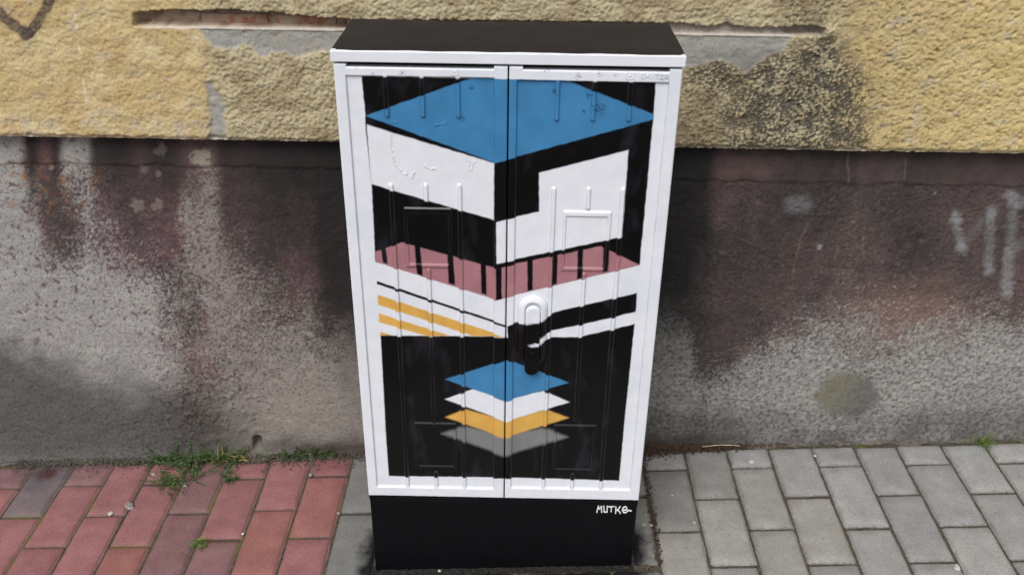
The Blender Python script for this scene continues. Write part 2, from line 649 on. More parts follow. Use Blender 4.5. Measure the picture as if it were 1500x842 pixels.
# ------------------------------------------------------------------ the house wall
wall = tag(empty("house_wall", (0, YW, 0)), "yellow roughcast house wall overhanging a stained maroon and grey concrete base", "wall")


def interp2(X, Y, xs_, ys_, G):
    """bilinear lookup of a coarse table"""
    G = np.asarray(G, float)
    fx = np.clip(np.interp(X, xs_, np.arange(len(xs_))), 0, len(xs_) - 1.0001)
    fy = np.clip(np.interp(Y, ys_, np.arange(len(ys_))), 0, len(ys_) - 1.0001)
    i, j = fx.astype(int), fy.astype(int)
    a, b = fx - i, fy - j
    a, b = a * a * (3 - 2 * a), b * b * (3 - 2 * b)
    return (G[j, i] * (1 - a) + G[j, i + 1] * a) * (1 - b) + (G[j + 1, i] * (1 - a) + G[j + 1, i + 1] * a) * b


wx = np.concatenate([np.arange(-2.6, -1.7, 0.05), np.arange(-1.7, -1.3, 0.008), np.arange(-1.3, 1.3, 0.0026),
                     np.arange(1.3, 1.7, 0.008), np.arange(1.7, 2.61, 0.05)])

# ---- lower wall
bz = np.concatenate([[-0.25, -0.16], np.arange(-0.10, ZL + 0.012, 0.0029)])
X, Z = np.meshgrid(wx, bz)
PX, PY = to_px(X, YW, Z)
warp = 15 * fbm(X * 11, Z * 6, 41, 4)
warpy = 20 * fbm(X * 14, Z * 9, 43, 4)
QX, QY = PX + warp * 0.5, PY + warpy * 0.5
LX = [0, 25, 50, 75, 100, 125, 150, 200, 250, 280, 310, 340, 400, 450, 480, 520]
RX = [955, 1000, 1030, 1060, 1100, 1150, 1200, 1250, 1300, 1350, 1400, 1450, 1500]
YY = [205, 225, 245, 270, 300, 340, 380, 420, 450, 480, 510, 540, 580, 620, 660]
ML = [[.10, .10, .80, .70, .30, .20, .70, .90, .90, .70, .70, .80, 1, 1, 1, 1],
      [.05, .10, .85, .75, .28, .22, .75, .95, .95, .70, .60, .85, 1, 1, 1, 1],
      [.32, .40, .82, .85, .50, .48, .80, .95, .95, .72, .62, .85, 1, 1, 1, 1],
      [.20, .30, .60, .88, .60, .55, .80, .95, .95, .66, .50, .82, 1, 1, 1, 1],
      [.10, .18, .50, .92, .75, .50, .75, .95, .95, .52, .44, .85, 1, 1, 1, 1],
      [.08, .12, .30, .85, .85, .55, .65, .88, .90, .45, .40, .70, .97, 1, 1, 1],
      [.05, .10, .18, .60, .68, .50, .45, .70, .78, .50, .38, .60, .88, .96, 1, .85],
      [.05, .07, .10, .24, .30, .28, .24, .40, .62, .56, .38, .45, .68, .78, .85, .6],
      [.04, .05, .08, .10, .12, .14, .14, .22, .56, .64, .40, .45, .58, .64, .78, .5],
      [.03, .04, .06, .10, .10, .10, .12, .16, .54, .66, .44, .45, .52, .52, .68, .42],
      [.04, .05, .06, .08, .10, .10, .12, .16, .48, .64, .46, .44, .46, .42, .50, .35],
      [.10, .10, .10, .10, .10, .12, .14, .18, .42, .62, .58, .48, .38, .32, .34, .22],
      [.12, .12, .12, .12, .12, .12, .16, .22, .42, .54, .52, .42, .30, .24, .24, .18],
      [.20, .20, .20, .20, .20, .20, .22, .30, .38, .40, .34, .26, .20, .24, .26, .2],
      [.20, .20, .20, .20, .20, .20, .24, .30, .34, .34, .30, .26, .26, .30, .30, .2]]
MR = [[1] * 13, [1] * 13, [1] * 13, [1] * 13, [1] * 13,
      [1, 1, 1, 1, 1, 1, .97, .95, .97, 1, 1, .97, .97],
      [.95, 1, 1, 1, 1, 1, .95, .92, .92, .95, .95, .95, .95],
      [.80, .95, 1, 1, 1, .95, .86, .80, .82, .88, .90, .88, .88],
      [.55, .75, .96, .96, .95, .86, .74, .66, .68, .74, .72, .70, .74],
      [.25, .45, .95, .95, .86, .68, .54, .52, .58, .56, .52, .46, .50],
      [.12, .30, .90, .86, .64, .46, .34, .48, .56, .34, .46, .26, .24],
      [.10, .22, .80, .62, .38, .24, .18, .40, .44, .22, .22, .16, .12],
      [.10, .20, .50, .36, .22, .14, .12, .16, .16, .12, .12, .10, .10],
      [.12, .18, .30, .22, .16, .12, .12, .12, .12, .12, .12, .10, .10],
      [.2] * 13]
KL = [[0, 0, .5, .2, 0, .1, .4, .55, .55, .25, .2, .5, .75, .85, .9, .95],
      [0, 0, .5, .2, 0, .1, .35, .50, .55, .20, .1, .5, .75, .85, .9, .95],
      [0, 0, .4, .2, 0, .1, .30, .45, .50, .15, .05, .5, .72, .85, .95, 1],
      [0, 0, .2, .2, 0, 0, .20, .40, .45, .10, 0, .42, .70, .82, 1, 1],
      [0, 0, .1, .15, .05, 0, .1, .25, .30, 0, 0, .35, .60, .72, 1, 1],
      [0, 0, 0, .10, .05, 0, 0, .1, .15, 0, 0, .20, .42, .55, 1, 1],
      [0, 0, 0, .05, 0, 0, 0, 0, .05, 0, 0, .05, .25, .35, .98, 1],
      [0, 0, 0, 0, 0, 0, 0, 0, 0, 0, 0, 0, .10, .16, .85, .95],
      [0, 0, 0, 0, 0, 0, 0, 0, 0, 0, 0, 0, .02, .06, .78, .90],
      [0, 0, 0, 0, 0, 0, 0, 0, 0, 0, 0, 0, 0, .03, .45, .70],
      [0, 0, 0, 0, 0, 0, 0, 0, 0, 0, 0, 0, 0, 0, .25, .55],
      [0, 0, 0, 0, 0, 0, 0, 0, 0, 0, 0, 0, 0, 0, .10, .35],
      [0] * 14 + [.05, .2], [0] * 16, [0] * 16]
KR = [[1, .95, .9, .55, .55, .55, .6, .6, .6, .65, .6, .6, .6],
      [1, .95, .9, .35, .35, .50, .5, .5, .5, .55, .5, .5, .5],
      [1, .95, .9, .30, .35, .55, .45, .4, .38, .5, .5, .45, .45],
      [1, 1, .95, .40, .45, .60, .45, .30, .32, .5, .45, .35, .35],
      [1, 1, .90, .25, .35, .60, .45, .25, .30, .5, .40, .25, .25],
      [1, 1, .80, .22, .30, .50, .42, .25, .34, .48, .25, .20, .20],
      [1, .98, .65, .22, .35, .42, .35, .20, .25, .36, .20, .15, .15],
      [.95, .90, .50, .25, .40, .35, .20, .08, .10, .15, .12, .1, .1],
      [.80, .75, .40, .30, .38, .25, .10, 0, 0, .05, .05, .05, .05],
      [.60, .55, .35, .32, .28, .10, 0, 0, 0, 0, 0, 0, 0],
      [.42, .38, .30, .25, .15, 0, 0, 0, 0, 0, 0, 0, 0],
      [.30, .22, .20, .12, .05, 0, 0, 0, 0, 0, 0, 0, 0],
      [.15, .10, .05, 0, 0, 0, 0, 0, 0, 0, 0, 0, 0], [0] * 13, [0] * 13]
DL = [[0] * 16] * 8 + [[0] * 16, [.15, .1, .05] + [0] * 13, [.45, .45, .35, .3, .2, .1, 0] + [0] * 9,
                       [.75, .75, .7, .65, .55, .4, .25, .15, .05, 0, 0, 0, 0, 0, 0, 0],
                       [.9, .9, .9, .85, .8, .7, .55, .45, .3, .25, .2, .15, .05, 0, 0, 0],
                       [1, 1, 1, 1, .95, .9, .85, .75, .7, .65, .55, .4, .15, .15, .15, .2],
                       [1, 1, 1, 1, 1, 1, 1, .9, .85, .8, .7, .6, .6, .6, .6, .6]]
DR = [[0] * 13] * 11 + [[.05] * 13, [.2, .2, .15, .1, .1, .1, .1, .1, .15, .2, .25, .3, .3],
                        [.65, .65, .65, .6, .5, .4, .4, .4, .45, .5, .55, .55, .55], [.8] * 13]
left = PX < 735
m = np.where(left, interp2(QX, QY, LX, YY, ML), interp2(QX, QY, RX, YY, MR))
KX = PX + warp * 0.22
k = np.where(left, interp2(KX, QY, LX, YY, KL), interp2(KX, QY, RX, YY, KR))
d = np.where(left, interp2(QX, QY, LX, YY, DL), interp2(QX, QY, RX, YY, DR))
# relief: granular render below, a smoother recessed band under the overhang
wxn, wzn = 0.5 * pn(X * 110, Z * 110, 3), 0.5 * pn(X * 110, Z * 110, 4)
g1 = 1.0 - 2.0 * cell(X * 185 + wxn, Z * 200 + wzn, 5) + 0.35 * pn(X * 90, Z * 95, 8)
g2 = pn(X * 330, Z * 340, 6)
g3 = fbm(X * 22, Z * 24, 7, 3)
zs = np.where(left, on_wall(300, 243)[2], on_wall(1150, 266)[2])
band = sm(-0.0035, 0.0035, Z - zs - 0.006 * fbm(X * 16, X * 0 + 3, 9, 4))
rough = 1 - 0.85 * band
patch = sm(-8, 8, 38 - np.hypot((PX - 1240) / 1.2, (PY - 578) * 1.2) + 5 * fbm(X * 26, Z * 30, 11, 4) + 5 * pn(X * 150, Z * 160, 12))   # smooth trowelled spot
rough *= 1 - 0.8 * patch
side = sm(500, 950, PX)
rel = (0.0009 + 0.0008 * side) * g1 * rough + (0.0006 + 0.0002 * side) * g2 * rough + 0.0015 * g3 * (1 - 0.5 * band) + 0.0030 * band
low = gz(X)
rel += 0.012 * np.exp(-np.clip(Z - low - 0.004, 0, 1) / 0.012) * (0.6 + 0.6 * fbm(X * 12, Z * 3, 15, 3))
# chipped bits and a small hole at the foot
hole = np.exp(-((PX - 377) / 5.5) ** 4 - ((PY - 648) / 8) ** 4)
rel -= 0.03 * hole
scuff = sm(0.1, 0.5, fbm(X * 45, Z * 38, 21, 3)) * sm(-10, 30, 62 - np.hypot((PX - 315) / 1.5, PY - 600))
rel += 0.003 * scuff
crk = np.abs(PX - 1341 - (PY - 370) * -0.35 + 4 * fbm(X * 40, Z * 40, 23, 2))
crack = sm(3.2, 0.8, crk) * sm(338, 346, PY) * sm(404, 396, PY)
rel -= 0.004 * crack
# colour: bare concrete, old maroon paint holding in the hollows, black overspray, damp
hn = 0.60 * g1 + 0.45 * g2 + 0.62 * fbm(X * 130, Z * 130, 31, 3) + 0.30 * fbm(X * 30, Z * 24, 32, 3)
cov = sm(-0.42, 0.42, (m - 0.5) * 1.6 - 0.52 * hn * (1 - band * 0.75)) * 0.96
bare = mixc(np.broadcast_to(lin(156, 155, 154), X.shape + (3,)), lin(164, 163, 160), sm(-0.3, 0.6, fbm(X * 6, Z * 6, 33, 4)))
bare = mixc(bare, lin(104, 101, 97), sm(0.15, -0.75, g1 + 0.4 * g2) * (0.55 + 0.3 * (~left)))
bare = mixc(bare, lin(186, 182, 174), sm(0.3, 0.9, g1 + 0.3 * g2) * 0.35)
bare = mixc(bare, lin(138, 128, 117), sm(240, 290, PX + 12 * hn) * sm(900, 600, PX) * 0.6)
bare = mixc(bare, lin(146, 144, 140), sm(600, 900, PX) * 0.6)
gr = fbm(X * 95, Z * 105, 65, 3) + 0.5 * g1
bare = mixc(bare, lin(96, 93, 89), sm(0.05, -0.55, gr) * (0.14 + 0.61 * sm(600, 900, PX)))
bare = mixc(bare, lin(186, 183, 176), sm(0.35, 0.95, gr) * 0.5 * sm(600, 900, PX))
mar = mixc(np.where(left[..., None], lin(100, 74, 79), lin(96, 79, 77)), lin(70, 61, 61), sm(-0.5, 0.5, fbm(X * 9, Z * 5, 37, 4)))
mar = mixc(mar, lin(56, 50, 51), sm(0.1, -0.8, g1 + 0.5 * g2) * 0.6 * (1 - band * 0.7))
mar = mixc(mar, lin(122, 106, 100), sm(0.35, 1.0, g1 + 0.6 * fbm(X * 40, Z * 30, 47, 3)) * 0.45 * (1 - band * 0.6))
mar = mixc(mar, lin(112, 86, 66), sm(0.45, 0.9, fbm(X * 34, Z * 34, 49, 3)) * 0.35)
mar = mixc(mar, lin(120, 108, 102), sm(0.25, 1.0, fbm(X * 75, Z * 75, 45, 3) + 0.3 * g1) * 0.35 * (1 - band * 0.5))
mar = mixc(mar, lin(48, 42, 44), sm(0.2, 0.9, fbm(X * 48, Z * 48, 46, 3)) * 0.4)
mar = mixc(mar, lin(116, 91, 84), sm(0, 1, np.exp(-((PX - 1330) / 110) ** 2 - ((PY - 470) / 60) ** 2)))
mar = mixc(mar, lin(104, 80, 78), np.exp(-((PX - 290) / 60) ** 2 - ((PY - 270) / 60) ** 2) * 0.6)
mar = mixc(mar, lin(150, 116, 86), 0.7 * np.exp(-((PX - 70) / 70) ** 2 - ((PY - 258) / 26) ** 2) * sm(-0.1, 0.4, fbm(X * 30, Z * 30, 51, 3)))
c = mixc(bare, mar, cov)
c = mixc(c, lin(165, 158, 145), sm(-2.5, 1.5, poly_sd(PX, PY, [(276, 232), (284, 222), (300, 218), (308, 222), (307, 242), (295, 243), (286, 238)]) + 3 * fbm(X * 60, Z * 60, 53, 3)) * 0.9)
spk = sm(0.42, 0.62, fbm(X * 58, Z * 62, 44, 3)) * sm(-0.2, 0.25, (m - 0.02) * 3 + 0.6 * fbm(X * 9, Z * 9, 48, 2)) * left * sm(540, 470, PY)
c = mixc(c, lin(92, 66, 66), spk * 0.75)
rust = sm(0.25, 0.7, fbm(X * 50, Z * 50, 50, 3)) * np.exp(-((PX - 60) / 90) ** 2 - ((PY - 272) / 45) ** 2)
c = mixc(c, lin(158, 112, 80), rust * 0.7)
strk = sum(a_ * np.exp(-(((PX + 0.15 * warp) - x_) / w_) ** 2) * sm(e_, 215, PY) for x_, w_, a_, e_ in
           ((49, 9, .9, 330), (82, 9, .85, 330), (140, 9, .6, 290), (172, 26, .9, 330), (238, 20, .9, 320), (330, 12, .5, 330), (400, 60, .7, 400)))
c = mixc(c, lin(46, 44, 45), np.clip(strk, 0, 0.92) * (0.9 + 0.1 * hn))
for (bx, by, br) in ((237, 218, 10), (211, 247, 7), (232, 255, 5), (200, 300, 12), (230, 302, 10), (75, 246, 4)):
    c = mixc(c, lin(150, 138, 128), sm(0.0, 0.4, 1 - np.hypot(PX - bx, PY - by) / br + 0.6 * fbm(X * 60, Z * 60, 55, 3)) * 0.7)
dirt = lin(74, 69, 66)
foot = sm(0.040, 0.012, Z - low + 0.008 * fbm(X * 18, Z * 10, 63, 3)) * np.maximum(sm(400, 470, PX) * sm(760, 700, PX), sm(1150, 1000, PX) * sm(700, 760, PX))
d = d + 0.32 * np.exp(-((PX - 275) / 70) ** 2 - ((PY - 600) / 45) ** 2) + 0.1 * sm(540, 600, PY) * sm(330, 200, PX)
damp = sm(0.0, 0.9, d + (0.10 * fbm(X * 14, Z * 14, 57, 4) + 0.10 * hn) * sm(0.02, 0.2, d))
c = mixc(c, c * 0.30 + 0.13 * dirt, damp)
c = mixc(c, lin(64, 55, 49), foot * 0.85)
kk = np.clip(k + 0.10 * fbm(X * 26, Z * 18, 59, 4) * (k > 0.04), 0, 1)
kk = kk * (0.93 + 0.07 * hn)
c = mixc(c, lin(38, 37, 37), np.clip(kk * 1.12, 0, 0.95))
c = mixc(c, mixc(np.broadcast_to(lin(112, 108, 90), X.shape + (3,)), lin(90, 90, 86), sm(1215, 1275, PX + 0.6 * (PY - 578))), patch * 0.8)
c = mixc(c, lin(86, 62, 60), crack * 0.0)
for pts in ([(1243, 226), (1240, 240), (1243, 252), (1242, 268)], [(1326, 232), (1324, 262)], [(1183, 330), (1172, 350), (1166, 378), (1160, 404)], [(1264, 345), (1265, 380)]):
    c = mixc(c, lin(126, 106, 90), sm(1.5, 0.4, seg_d(PX, PY, pts) + 0.5 * fbm(X * 90, Z * 90, 67, 2)) * 0.6)
c = mixc(c, lin(108, 84, 82), sm(-16, 16, poly_sd(PX, PY, [(1062, 232), (1140, 236), (1122, 262), (1046, 266)]) + 10 * fbm(X * 26, Z * 40, 69, 4)) * 0.42)
# the white spray strokes on the right and the pale dab
def spray(pts, w, a, soft=5.0):
    global c
    dist = seg_d(PX, PY, pts) + 3.0 * fbm(X * 50, Z * 50, 61, 3)
    c = mixc(c, lin(150, 153, 155), np.clip(sm(w + soft, w - soft, dist) * a * (0.85 + 0.35 * hn), 0, 0.9))
spray([(1400, 318), (1403, 340), (1408, 362)], 6.5, 0.42)
spray([(1408, 363), (1409, 365)], 8, 0.5)
spray([(1400, 316), (1399, 322)], 7, 0.4)
spray([(1414, 356), (1440, 322)], 6, 0.16)
spray([(1452, 312), (1449, 350), (1448, 396)], 6.5, 0.36)
spray([(1453, 309), (1451, 315)], 9, 0.4)
spray([(1448, 388), (1448, 397)], 6, 0.3)
spray([(1484, 288), (1481, 340), (1477, 378), (1474, 430)], 7, 0.34)
spray([(1480, 288), (1494, 296)], 9, 0.45)
spray([(1478, 372), (1475, 432)], 8, 0.26)
spray([(1484, 368), (1500, 352)], 6, 0.2)
spray([(1160, 300), (1178, 298)], 12, 0.34, 9)
spray([(292, 432), (306, 446)], 1.2, 0.9, 1.5)
spray([(455, 488), (461, 495)], 1.2, 0.8, 1.5)
for (bx, by) in ((1369, 282), (1199, 361)):
    spray([(bx, by), (bx + 1, by)], 3, 0.9, 2)
Y = YW - rel
back = []
grid_mesh("base_wall", np.stack([X, Y - YW, Z], -1), M['base'], c, wall)

# ---- upper wall
uz = np.concatenate([np.arange(ZL, 1.13, 0.0026), np.arange(1.13, 1.5, 0.008), np.arange(1.5, 3.9, 0.12)])
X, Z = np.meshgrid(wx, uz)
YU = YW - OVER
PX, PY = to_px(X, YU, Z)
n_lo = fbm(X * 7, Z * 7, 71, 3)
# slot chased into the wall, with a crumbled upper edge
zlo = np.interp(X, [on_wall(195, 37, YU)[0], on_wall(500, 42, YU)[0], on_wall(1003, 48.5, YU)[0], on_wall(1160, 50.5, YU)[0], on_wall(1205, 48, YU)[0]],
                [on_wall(195, 37, YU)[2], on_wall(500, 42, YU)[2], on_wall(1003, 48.5, YU)[2], on_wall(1160, 50.5, YU)[2], on_wall(1205, 50, YU)[2]])
upx = [195, 245, 300, 340, 370, 400, 440, 490, 520, 980, 1000, 1040, 1065, 1085, 1150, 1180, 1207]
upy = [21, 17, 18, 15, 20, 20, 26, 29, 31, 36, 36, 42, 35, 42, 42, 40, 42]
zup = np.interp(PX, upx, [on_wall(a, b, YU)[2] for a, b in zip(upx, upy)]) + 0.0022 * fbm(X * 60, X * 0, 73, 3)
slot = ((PX > 196) & (PX < 1208) & (Z > zlo) & (Z < zup)).astype(float)
fade = sm(zlo - 0.0035, zlo, Z) * sm(zup + 0.0026, zup, Z) * sm(194, 199, PX) * sm(1210, 1202, PX)
wxn, wzn = 0.35 * fbm(X * 120, Z * 120, 83, 2), 0.35 * fbm(X * 120, Z * 120, 84, 2)
a1 = 0.95 - 2.1 * cell(X * 140 + Z * 30 + wxn, Z * 165 - X * 12 + wzn, 85) + 0.35 * pn(X * 60, Z * 70, 86)
a2 = 0.7 * pn(X * 230, Z * 250, 87) + 0.5 * (1 - 2 * cell(X * 260, Z * 270, 88))
a3 = fbm(X * 26, Z * 30, 89, 3)
# smooth mortar below the slot
def pp(pts):
    return poly_sd(PX, PY, pts) + 3.5 * fbm(X * 40, Z * 40, 75, 4)
mor = np.maximum(pp([(293, 41), (500, 42), (1003, 49), (1161, 51), (1160, 60), (1150, 72), (1118, 88), (1096, 108), (1070, 92), (1045, 88),
                     (1010, 100), (760, 110), (488, 76), (470, 74), (450, 80), (432, 86), (424, 80), (415, 76), (398, 78), (388, 87), (376, 80), (360, 66), (340, 73), (312, 70), (297, 58)]),
                 pp([(301, 122), (312, 122), (322, 140), (331, 158), (328, 178), (331, 204), (305, 206), (308, 170)]))
mor = sm(-1.5, 2.5, mor)
dark = poly_sd(PX, PY, [(1030, 110), (1090, 96), (1120, 88), (1170, 66), (1205, 55), (1230, 80), (1225, 100), (1290, 120), (1300, 138), (1275, 165), (1262, 190), (1240, 225), (1090, 225), (1078, 190), (1085, 150), (1075, 120)])
dark = sm(-42, 24, dark + 24 * fbm(X * 13 - Z * 8, Z * 16 + X * 5, 77, 5) + 7 * a1)
dark2 = sm(-30, 14, poly_sd(PX, PY, [(1003, 95), (1215, 60), (1265, 120), (1262, 240), (1003, 240)]) + 20 * fbm(X * 12, Z * 12, 79, 4) + 7 * a1)
dark3 = sm(-14, 12, poly_sd(PX, PY, [(1140, -20), (1235, -20), (1215, 40), (1195, 48), (1150, 32)]) + 10 * fbm(X * 18, Z * 18, 81, 3))
lump = 1 - np.abs(a1) * 1.7
rr = 1 - 0.9 * mor
tan = sm(285, 330, PX + 14 * n_lo) * sm(1290, 1180, PX + 20 * n_lo)
amp = 0.72 + 0.6 * tan + 0.4 * sm(1230, 1300, PX)
rel = rr * amp * (0.0019 * a1 + 0.0016 * a2) + 0.0022 * a3 * (0.25 + 0.75 * rr) - 0.0025 * mor + rr * 0.002 * sm(1120, 1180, PX) * lump
rel = rel + mor * (0.0012 * fbm(X * 35, Z * 55, 107, 4) - 0.0016 * sm(0.05, 0.0, np.abs(fbm(X * 16, Z * 30, 109, 3))))
rel = rel - fade * (0.032 - 0.019 * sm(960, 985, PX) * sm(1160, 1145, PX))
lip = sm(0.0045, 0.002, np.abs(Z - zlo + 0.0015)) * sm(202, 212, PX) * sm(1163, 1155, PX) * (1 - fade)
rel = rel * (1 - 0.85 * lip) + lip * 0.0004
# clump at the slot's right end
rel += 0.010 * np.exp(-((PX - 1212) / 10) ** 2 - ((PY - 48) / 10) ** 2) * rr
edge = sm(0.010, 0.0, Z - ZL + 0.004 * fbm(X * 30, X * 0, 91, 3))
rel -= 0.006 * edge
yel = mixc(np.broadcast_to(lin(194, 172, 126), X.shape + (3,)), lin(206, 188, 146), sm(-0.4, 0.6, fbm(X * 13, Z * 13, 93, 4)))
yel = mixc(yel, lin(196, 164, 118), sm(0.0, 0.9, fbm(X * 18, Z * 18, 95, 3)) * 0.4 * (PX < 320))
yel = mixc(yel, lin(203, 182, 128), 0.6 * sm(1100, 1300, PX))
yel = mixc(yel, lin(186, 177, 158), sm(0.25, 0.95, fbm(X * 30, Z * 36, 97, 4) + 0.4 * sm(150, 205, PY) * (PX < 600)) * 0.6)
tanc = mixc(np.broadcast_to(lin(190, 178, 146), X.shape + (3,)), lin(166, 151, 120), sm(-0.3, 0.6, fbm(X * 15, Z * 20, 99, 4)))
c = mixc(yel, tanc, tan)
hol = sm(0.15, -0.9, a1 + 0.4 * a2)          # grime holds in the hollows
c = mixc(c, c * 0.62, hol * (0.22 + 0.33 * tan + 0.1 * sm(1250, 1320, PX)))
grime = np.clip(0.46 * dark * sm(1310, 1190, PX + 20 * n_lo) + 0.62 * dark2 + 0.6 * dark3 + 0.25 * sm(1460, 1260, PX + 40 * n_lo) * sm(1210, 1240, PX), 0, 0.96)
cres = sm(0.0, 0.9, a1 + 0.8 * a2 + 0.6 * a3)
c = mixc(c, lin(214, 198, 160), grime * sm(0.55, 1.2, a1 + 0.8 * a2) * 0.5)
c = mixc(c, mixc(np.broadcast_to(lin(104, 91, 73), X.shape + (3,)), lin(84, 80, 72), dark), grime * (1 - 0.95 * cres))
c = mixc(c, lin(160, 159, 154), mor * (1 - 0.25 * sm(-0.2, 0.6, fbm(X * 25, Z * 40, 101, 4))))
c = mixc(c, lin(118, 116, 110), mor * sm(990, 1040, PX) * sm(60, 100, PY + 12 * n_lo) * 0.6)
c = mixc(c, lin(205, 198, 190), lip * 0.85)
inside = mixc(np.broadcast_to(lin(176, 158, 142), X.shape + (3,)), lin(140, 118, 102), sm(-0.3, 0.5, fbm(X * 40, Z * 60, 103, 3)))
c = mixc(c, mixc(inside, lin(176, 168, 160), sm(950, 985, PX) * 0.8), np.clip(fade * 1.3, 0, 1))
vd = seg_d(PX, PY, [(-40, -12), (0, 22), (38, 50), (44, 50), (62, 22), (84, -20)]) + 2.0 * fbm(X * 60, Z * 60, 105, 3)
c = mixc(c, lin(86, 74, 68), sm(10.0, 5.5, vd) * (0.74 + 0.22 * sm(0.4, -0.4, a1)))
c = mixc(c, lin(80, 70, 66), sm(13, 8, np.hypot(PX - 40, PY - 48) + 3 * a1) * 0.75)
for pts in ([(110, 18), (111, 28)], [(113, 38), (113, 44)], [(116, 66), (117, 76)], [(122, 119), (127, 149)]):
    c = mixc(c, lin(226, 222, 212), sm(1.6, 0.5, seg_d(PX, PY, pts)) * 0.7)
c = mixc(c, lin(186, 178, 160), edge * 0.6)
Yu = -OVER - rel
# underside and return to the lower wall
nC = len(wx)
e0 = np.stack([wx, np.minimum(Yu[0] + 0.004, -OVER + 0.012), np.full(nC, ZL)], -1)
ev = np.concatenate([np.stack([wx, Yu[0], np.full(nC, ZL)], -1), np.stack([wx, np.full(nC, 0.02), np.full(nC, ZL + 0.001)], -1)])
ef = np.stack([np.arange(nC - 1) + nC, np.arange(nC - 1) + nC + 1, np.arange(nC - 1) + 1, np.arange(nC - 1)], -1)
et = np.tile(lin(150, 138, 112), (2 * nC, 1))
grid_mesh("upper_wall", np.stack([X, Yu, Z], -1), M['render'], c, wall, extra=(ev, ef, et))

# bricks showing at the back of the slot
for (bx0, bx1, tint_) in ((-0.585, -0.46, 1), (-0.445, -0.33, 2), (-0.31, -0.2, 0)):
    zc = np.interp((bx0 + bx1) / 2, [-0.7, 0.56], [1.018, 1.015])
    b = MB()
    b.box(bx0, bx1, -OVER + 0.027, -OVER + 0.06, zc - 0.004, zc + 0.014, 0.002)
    b.build("brick", M['brick'], wall, True)

# ------------------------------------------------------------------ the cabinet
cab = tag(empty("street_cabinet", (0, 0, gz(0))),
          "white and black utility cabinet with blue, pink and yellow geometric shapes painted across both doors", "cabinet")
z1 = lambda x, y: (470 + x * 280 / 1474, 20 + y * 160 / 842)
z2 = lambda x, y: (730 + x * 280 / 1474, 20 + y * 160 / 842)
z3 = lambda x, y: (500 + x * 250 / 842, 170 + y * 250 / 842)
z4 = lambda x, y: (720 + x * 260 / 842, 170 + y * 260 / 842)
z5 = lambda x, y: (520 + x * 240 / 842, 400 + y * 240 / 842)
z6 = lambda x, y: (720 + x * 240 / 842, 400 + y * 240 / 842)
z7 = lambda x, y: (530 + x * 230 / 872, 620 + y * 222 / 842)
z8 = lambda x, y: (720 + x * 240 / 910, 620 + y * 222 / 842)
zh = lambda x, y: (735 + x * 100 / 624, 425 + y * 135 / 842)
CW = np.array([0.765, 0.785, 0.85])
CK = lin(13, 12, 14)
CB = lin(66, 128, 176)
CP = lin(168, 119, 127)
CY = lin(216, 168, 86)
CG = lin(126, 126, 128)
ART = [  # polygons in the order they were painted: (points in the photograph, colour, edge softness in m)
    ([z1(303, 498), z2(1218, 528), z4(767, 20), z4(740, 300), z4(697, 717), z4(200, 837), z5(715, 149), z3(165, 736), z3(145, 352), z3(113, 60), z1(335, 800)], CK, .0012),
    ([(534, 174), (669.5, 123.5), (694, 116), (826, 118), (957, 168), (957, 176), (723, 241.8)], CB, .0012),
    ([z3(120, 58), z3(750, 245), z3(748, 526), z3(145, 353)], CW, .0012),
    ([z4(222, 280), z4(648, 167), z4(633, 350), z4(615, 581), z4(20, 711), z4(18, 513), z4(222, 465)], CW, .0012),
    ([(549, 374.3), (588, 360), (724, 397), (878, 363.5), (935, 391), (782, 429), (724, 443), (549, 389)], CP, .0014),
    ([z3(192, 668), z3(215, 662), z3(227, 750), z3(202, 742)], CK, .0014),
    ([z3(357, 650), z3(385, 655), z3(399, 808), z3(370, 797)], CK, .0014),
    ([z3(519, 692), z3(546, 698), z5(511, 79), z5(477, 68)], CK, .0014),
    ([z3(683, 742), z3(709, 748), z5(672, 128), z5(644, 120)], CK, .0014),
    ([z3(757, 760), z3(787, 755), z6(48, 143), z6(18, 150)], CK, .0014),
    ([z4(164, 695), z4(191, 688), z6(206, 99), z6(180, 108)], CK, .0014),
    ([z4(284, 670), z4(309, 664), z4(305, 808), z4(279, 816)], CK, .0016),
    ([z4(404, 640), z4(431, 634), z4(425, 778), z4(400, 786)], CK, .0016),
    ([z4(526, 622), z4(555, 615), z4(548, 744), z4(522, 750)], CK, .0016),
    ([z5(110, 60), z5(770, 277), z5(770, 289), z5(110, 76)], CK, .0010),
    ([z5(115, 130), z5(760, 338), z5(600, 338), z5(115, 180)], CY, .0012),
    ([z5(120, 225), z5(488, 338), z5(360, 338), z5(122, 270)], CY, .0012),
    ([z5(127, 320), z5(190, 338), z5(130, 341)], CY, .0012),
    ([z5(130, 339), z5(779, 339), z6(76, 280), z6(128, 264), z6(250, 250), z6(320, 212), z6(742, 112), z6(735, 208), z6(620, 238),
      z6(450, 278), z6(300, 308), z6(235, 340), z6(205, 362), z6(178, 367), z6(200, 376), z6(235, 372), z6(262, 350), z6(300, 342), z6(440, 340), z6(560, 312), z6(727, 272), z8(727, 0), z8(695, 322), z7(785, 307), z7(150, 303), z5(158, 842)], CK, .0012),
    ([z7(440, 68), z7(560, 26), (737, 640), z8(290, 33), z8(412, 84), z8(65, 187)], CG, .0050),
    ([(651.5, 614.4), (679.6, 602.5), (738, 618), (798.4, 602.5), (830.5, 614.4), z8(65, 90)], CY, .0026),
    ([(650.5, 588.7), (691, 573.5), (740, 588), (794, 575.5), (831.7, 591.6), (740, 619.5)], CW, .0016),
    ([(650.5, 559.5), (741, 530), (831.3, 563.3), (740, 590.3)], CB, .0014),
]
ARTD = [(np.array([D(*p) for p in P]), cc, s) for P, cc, s in ART]


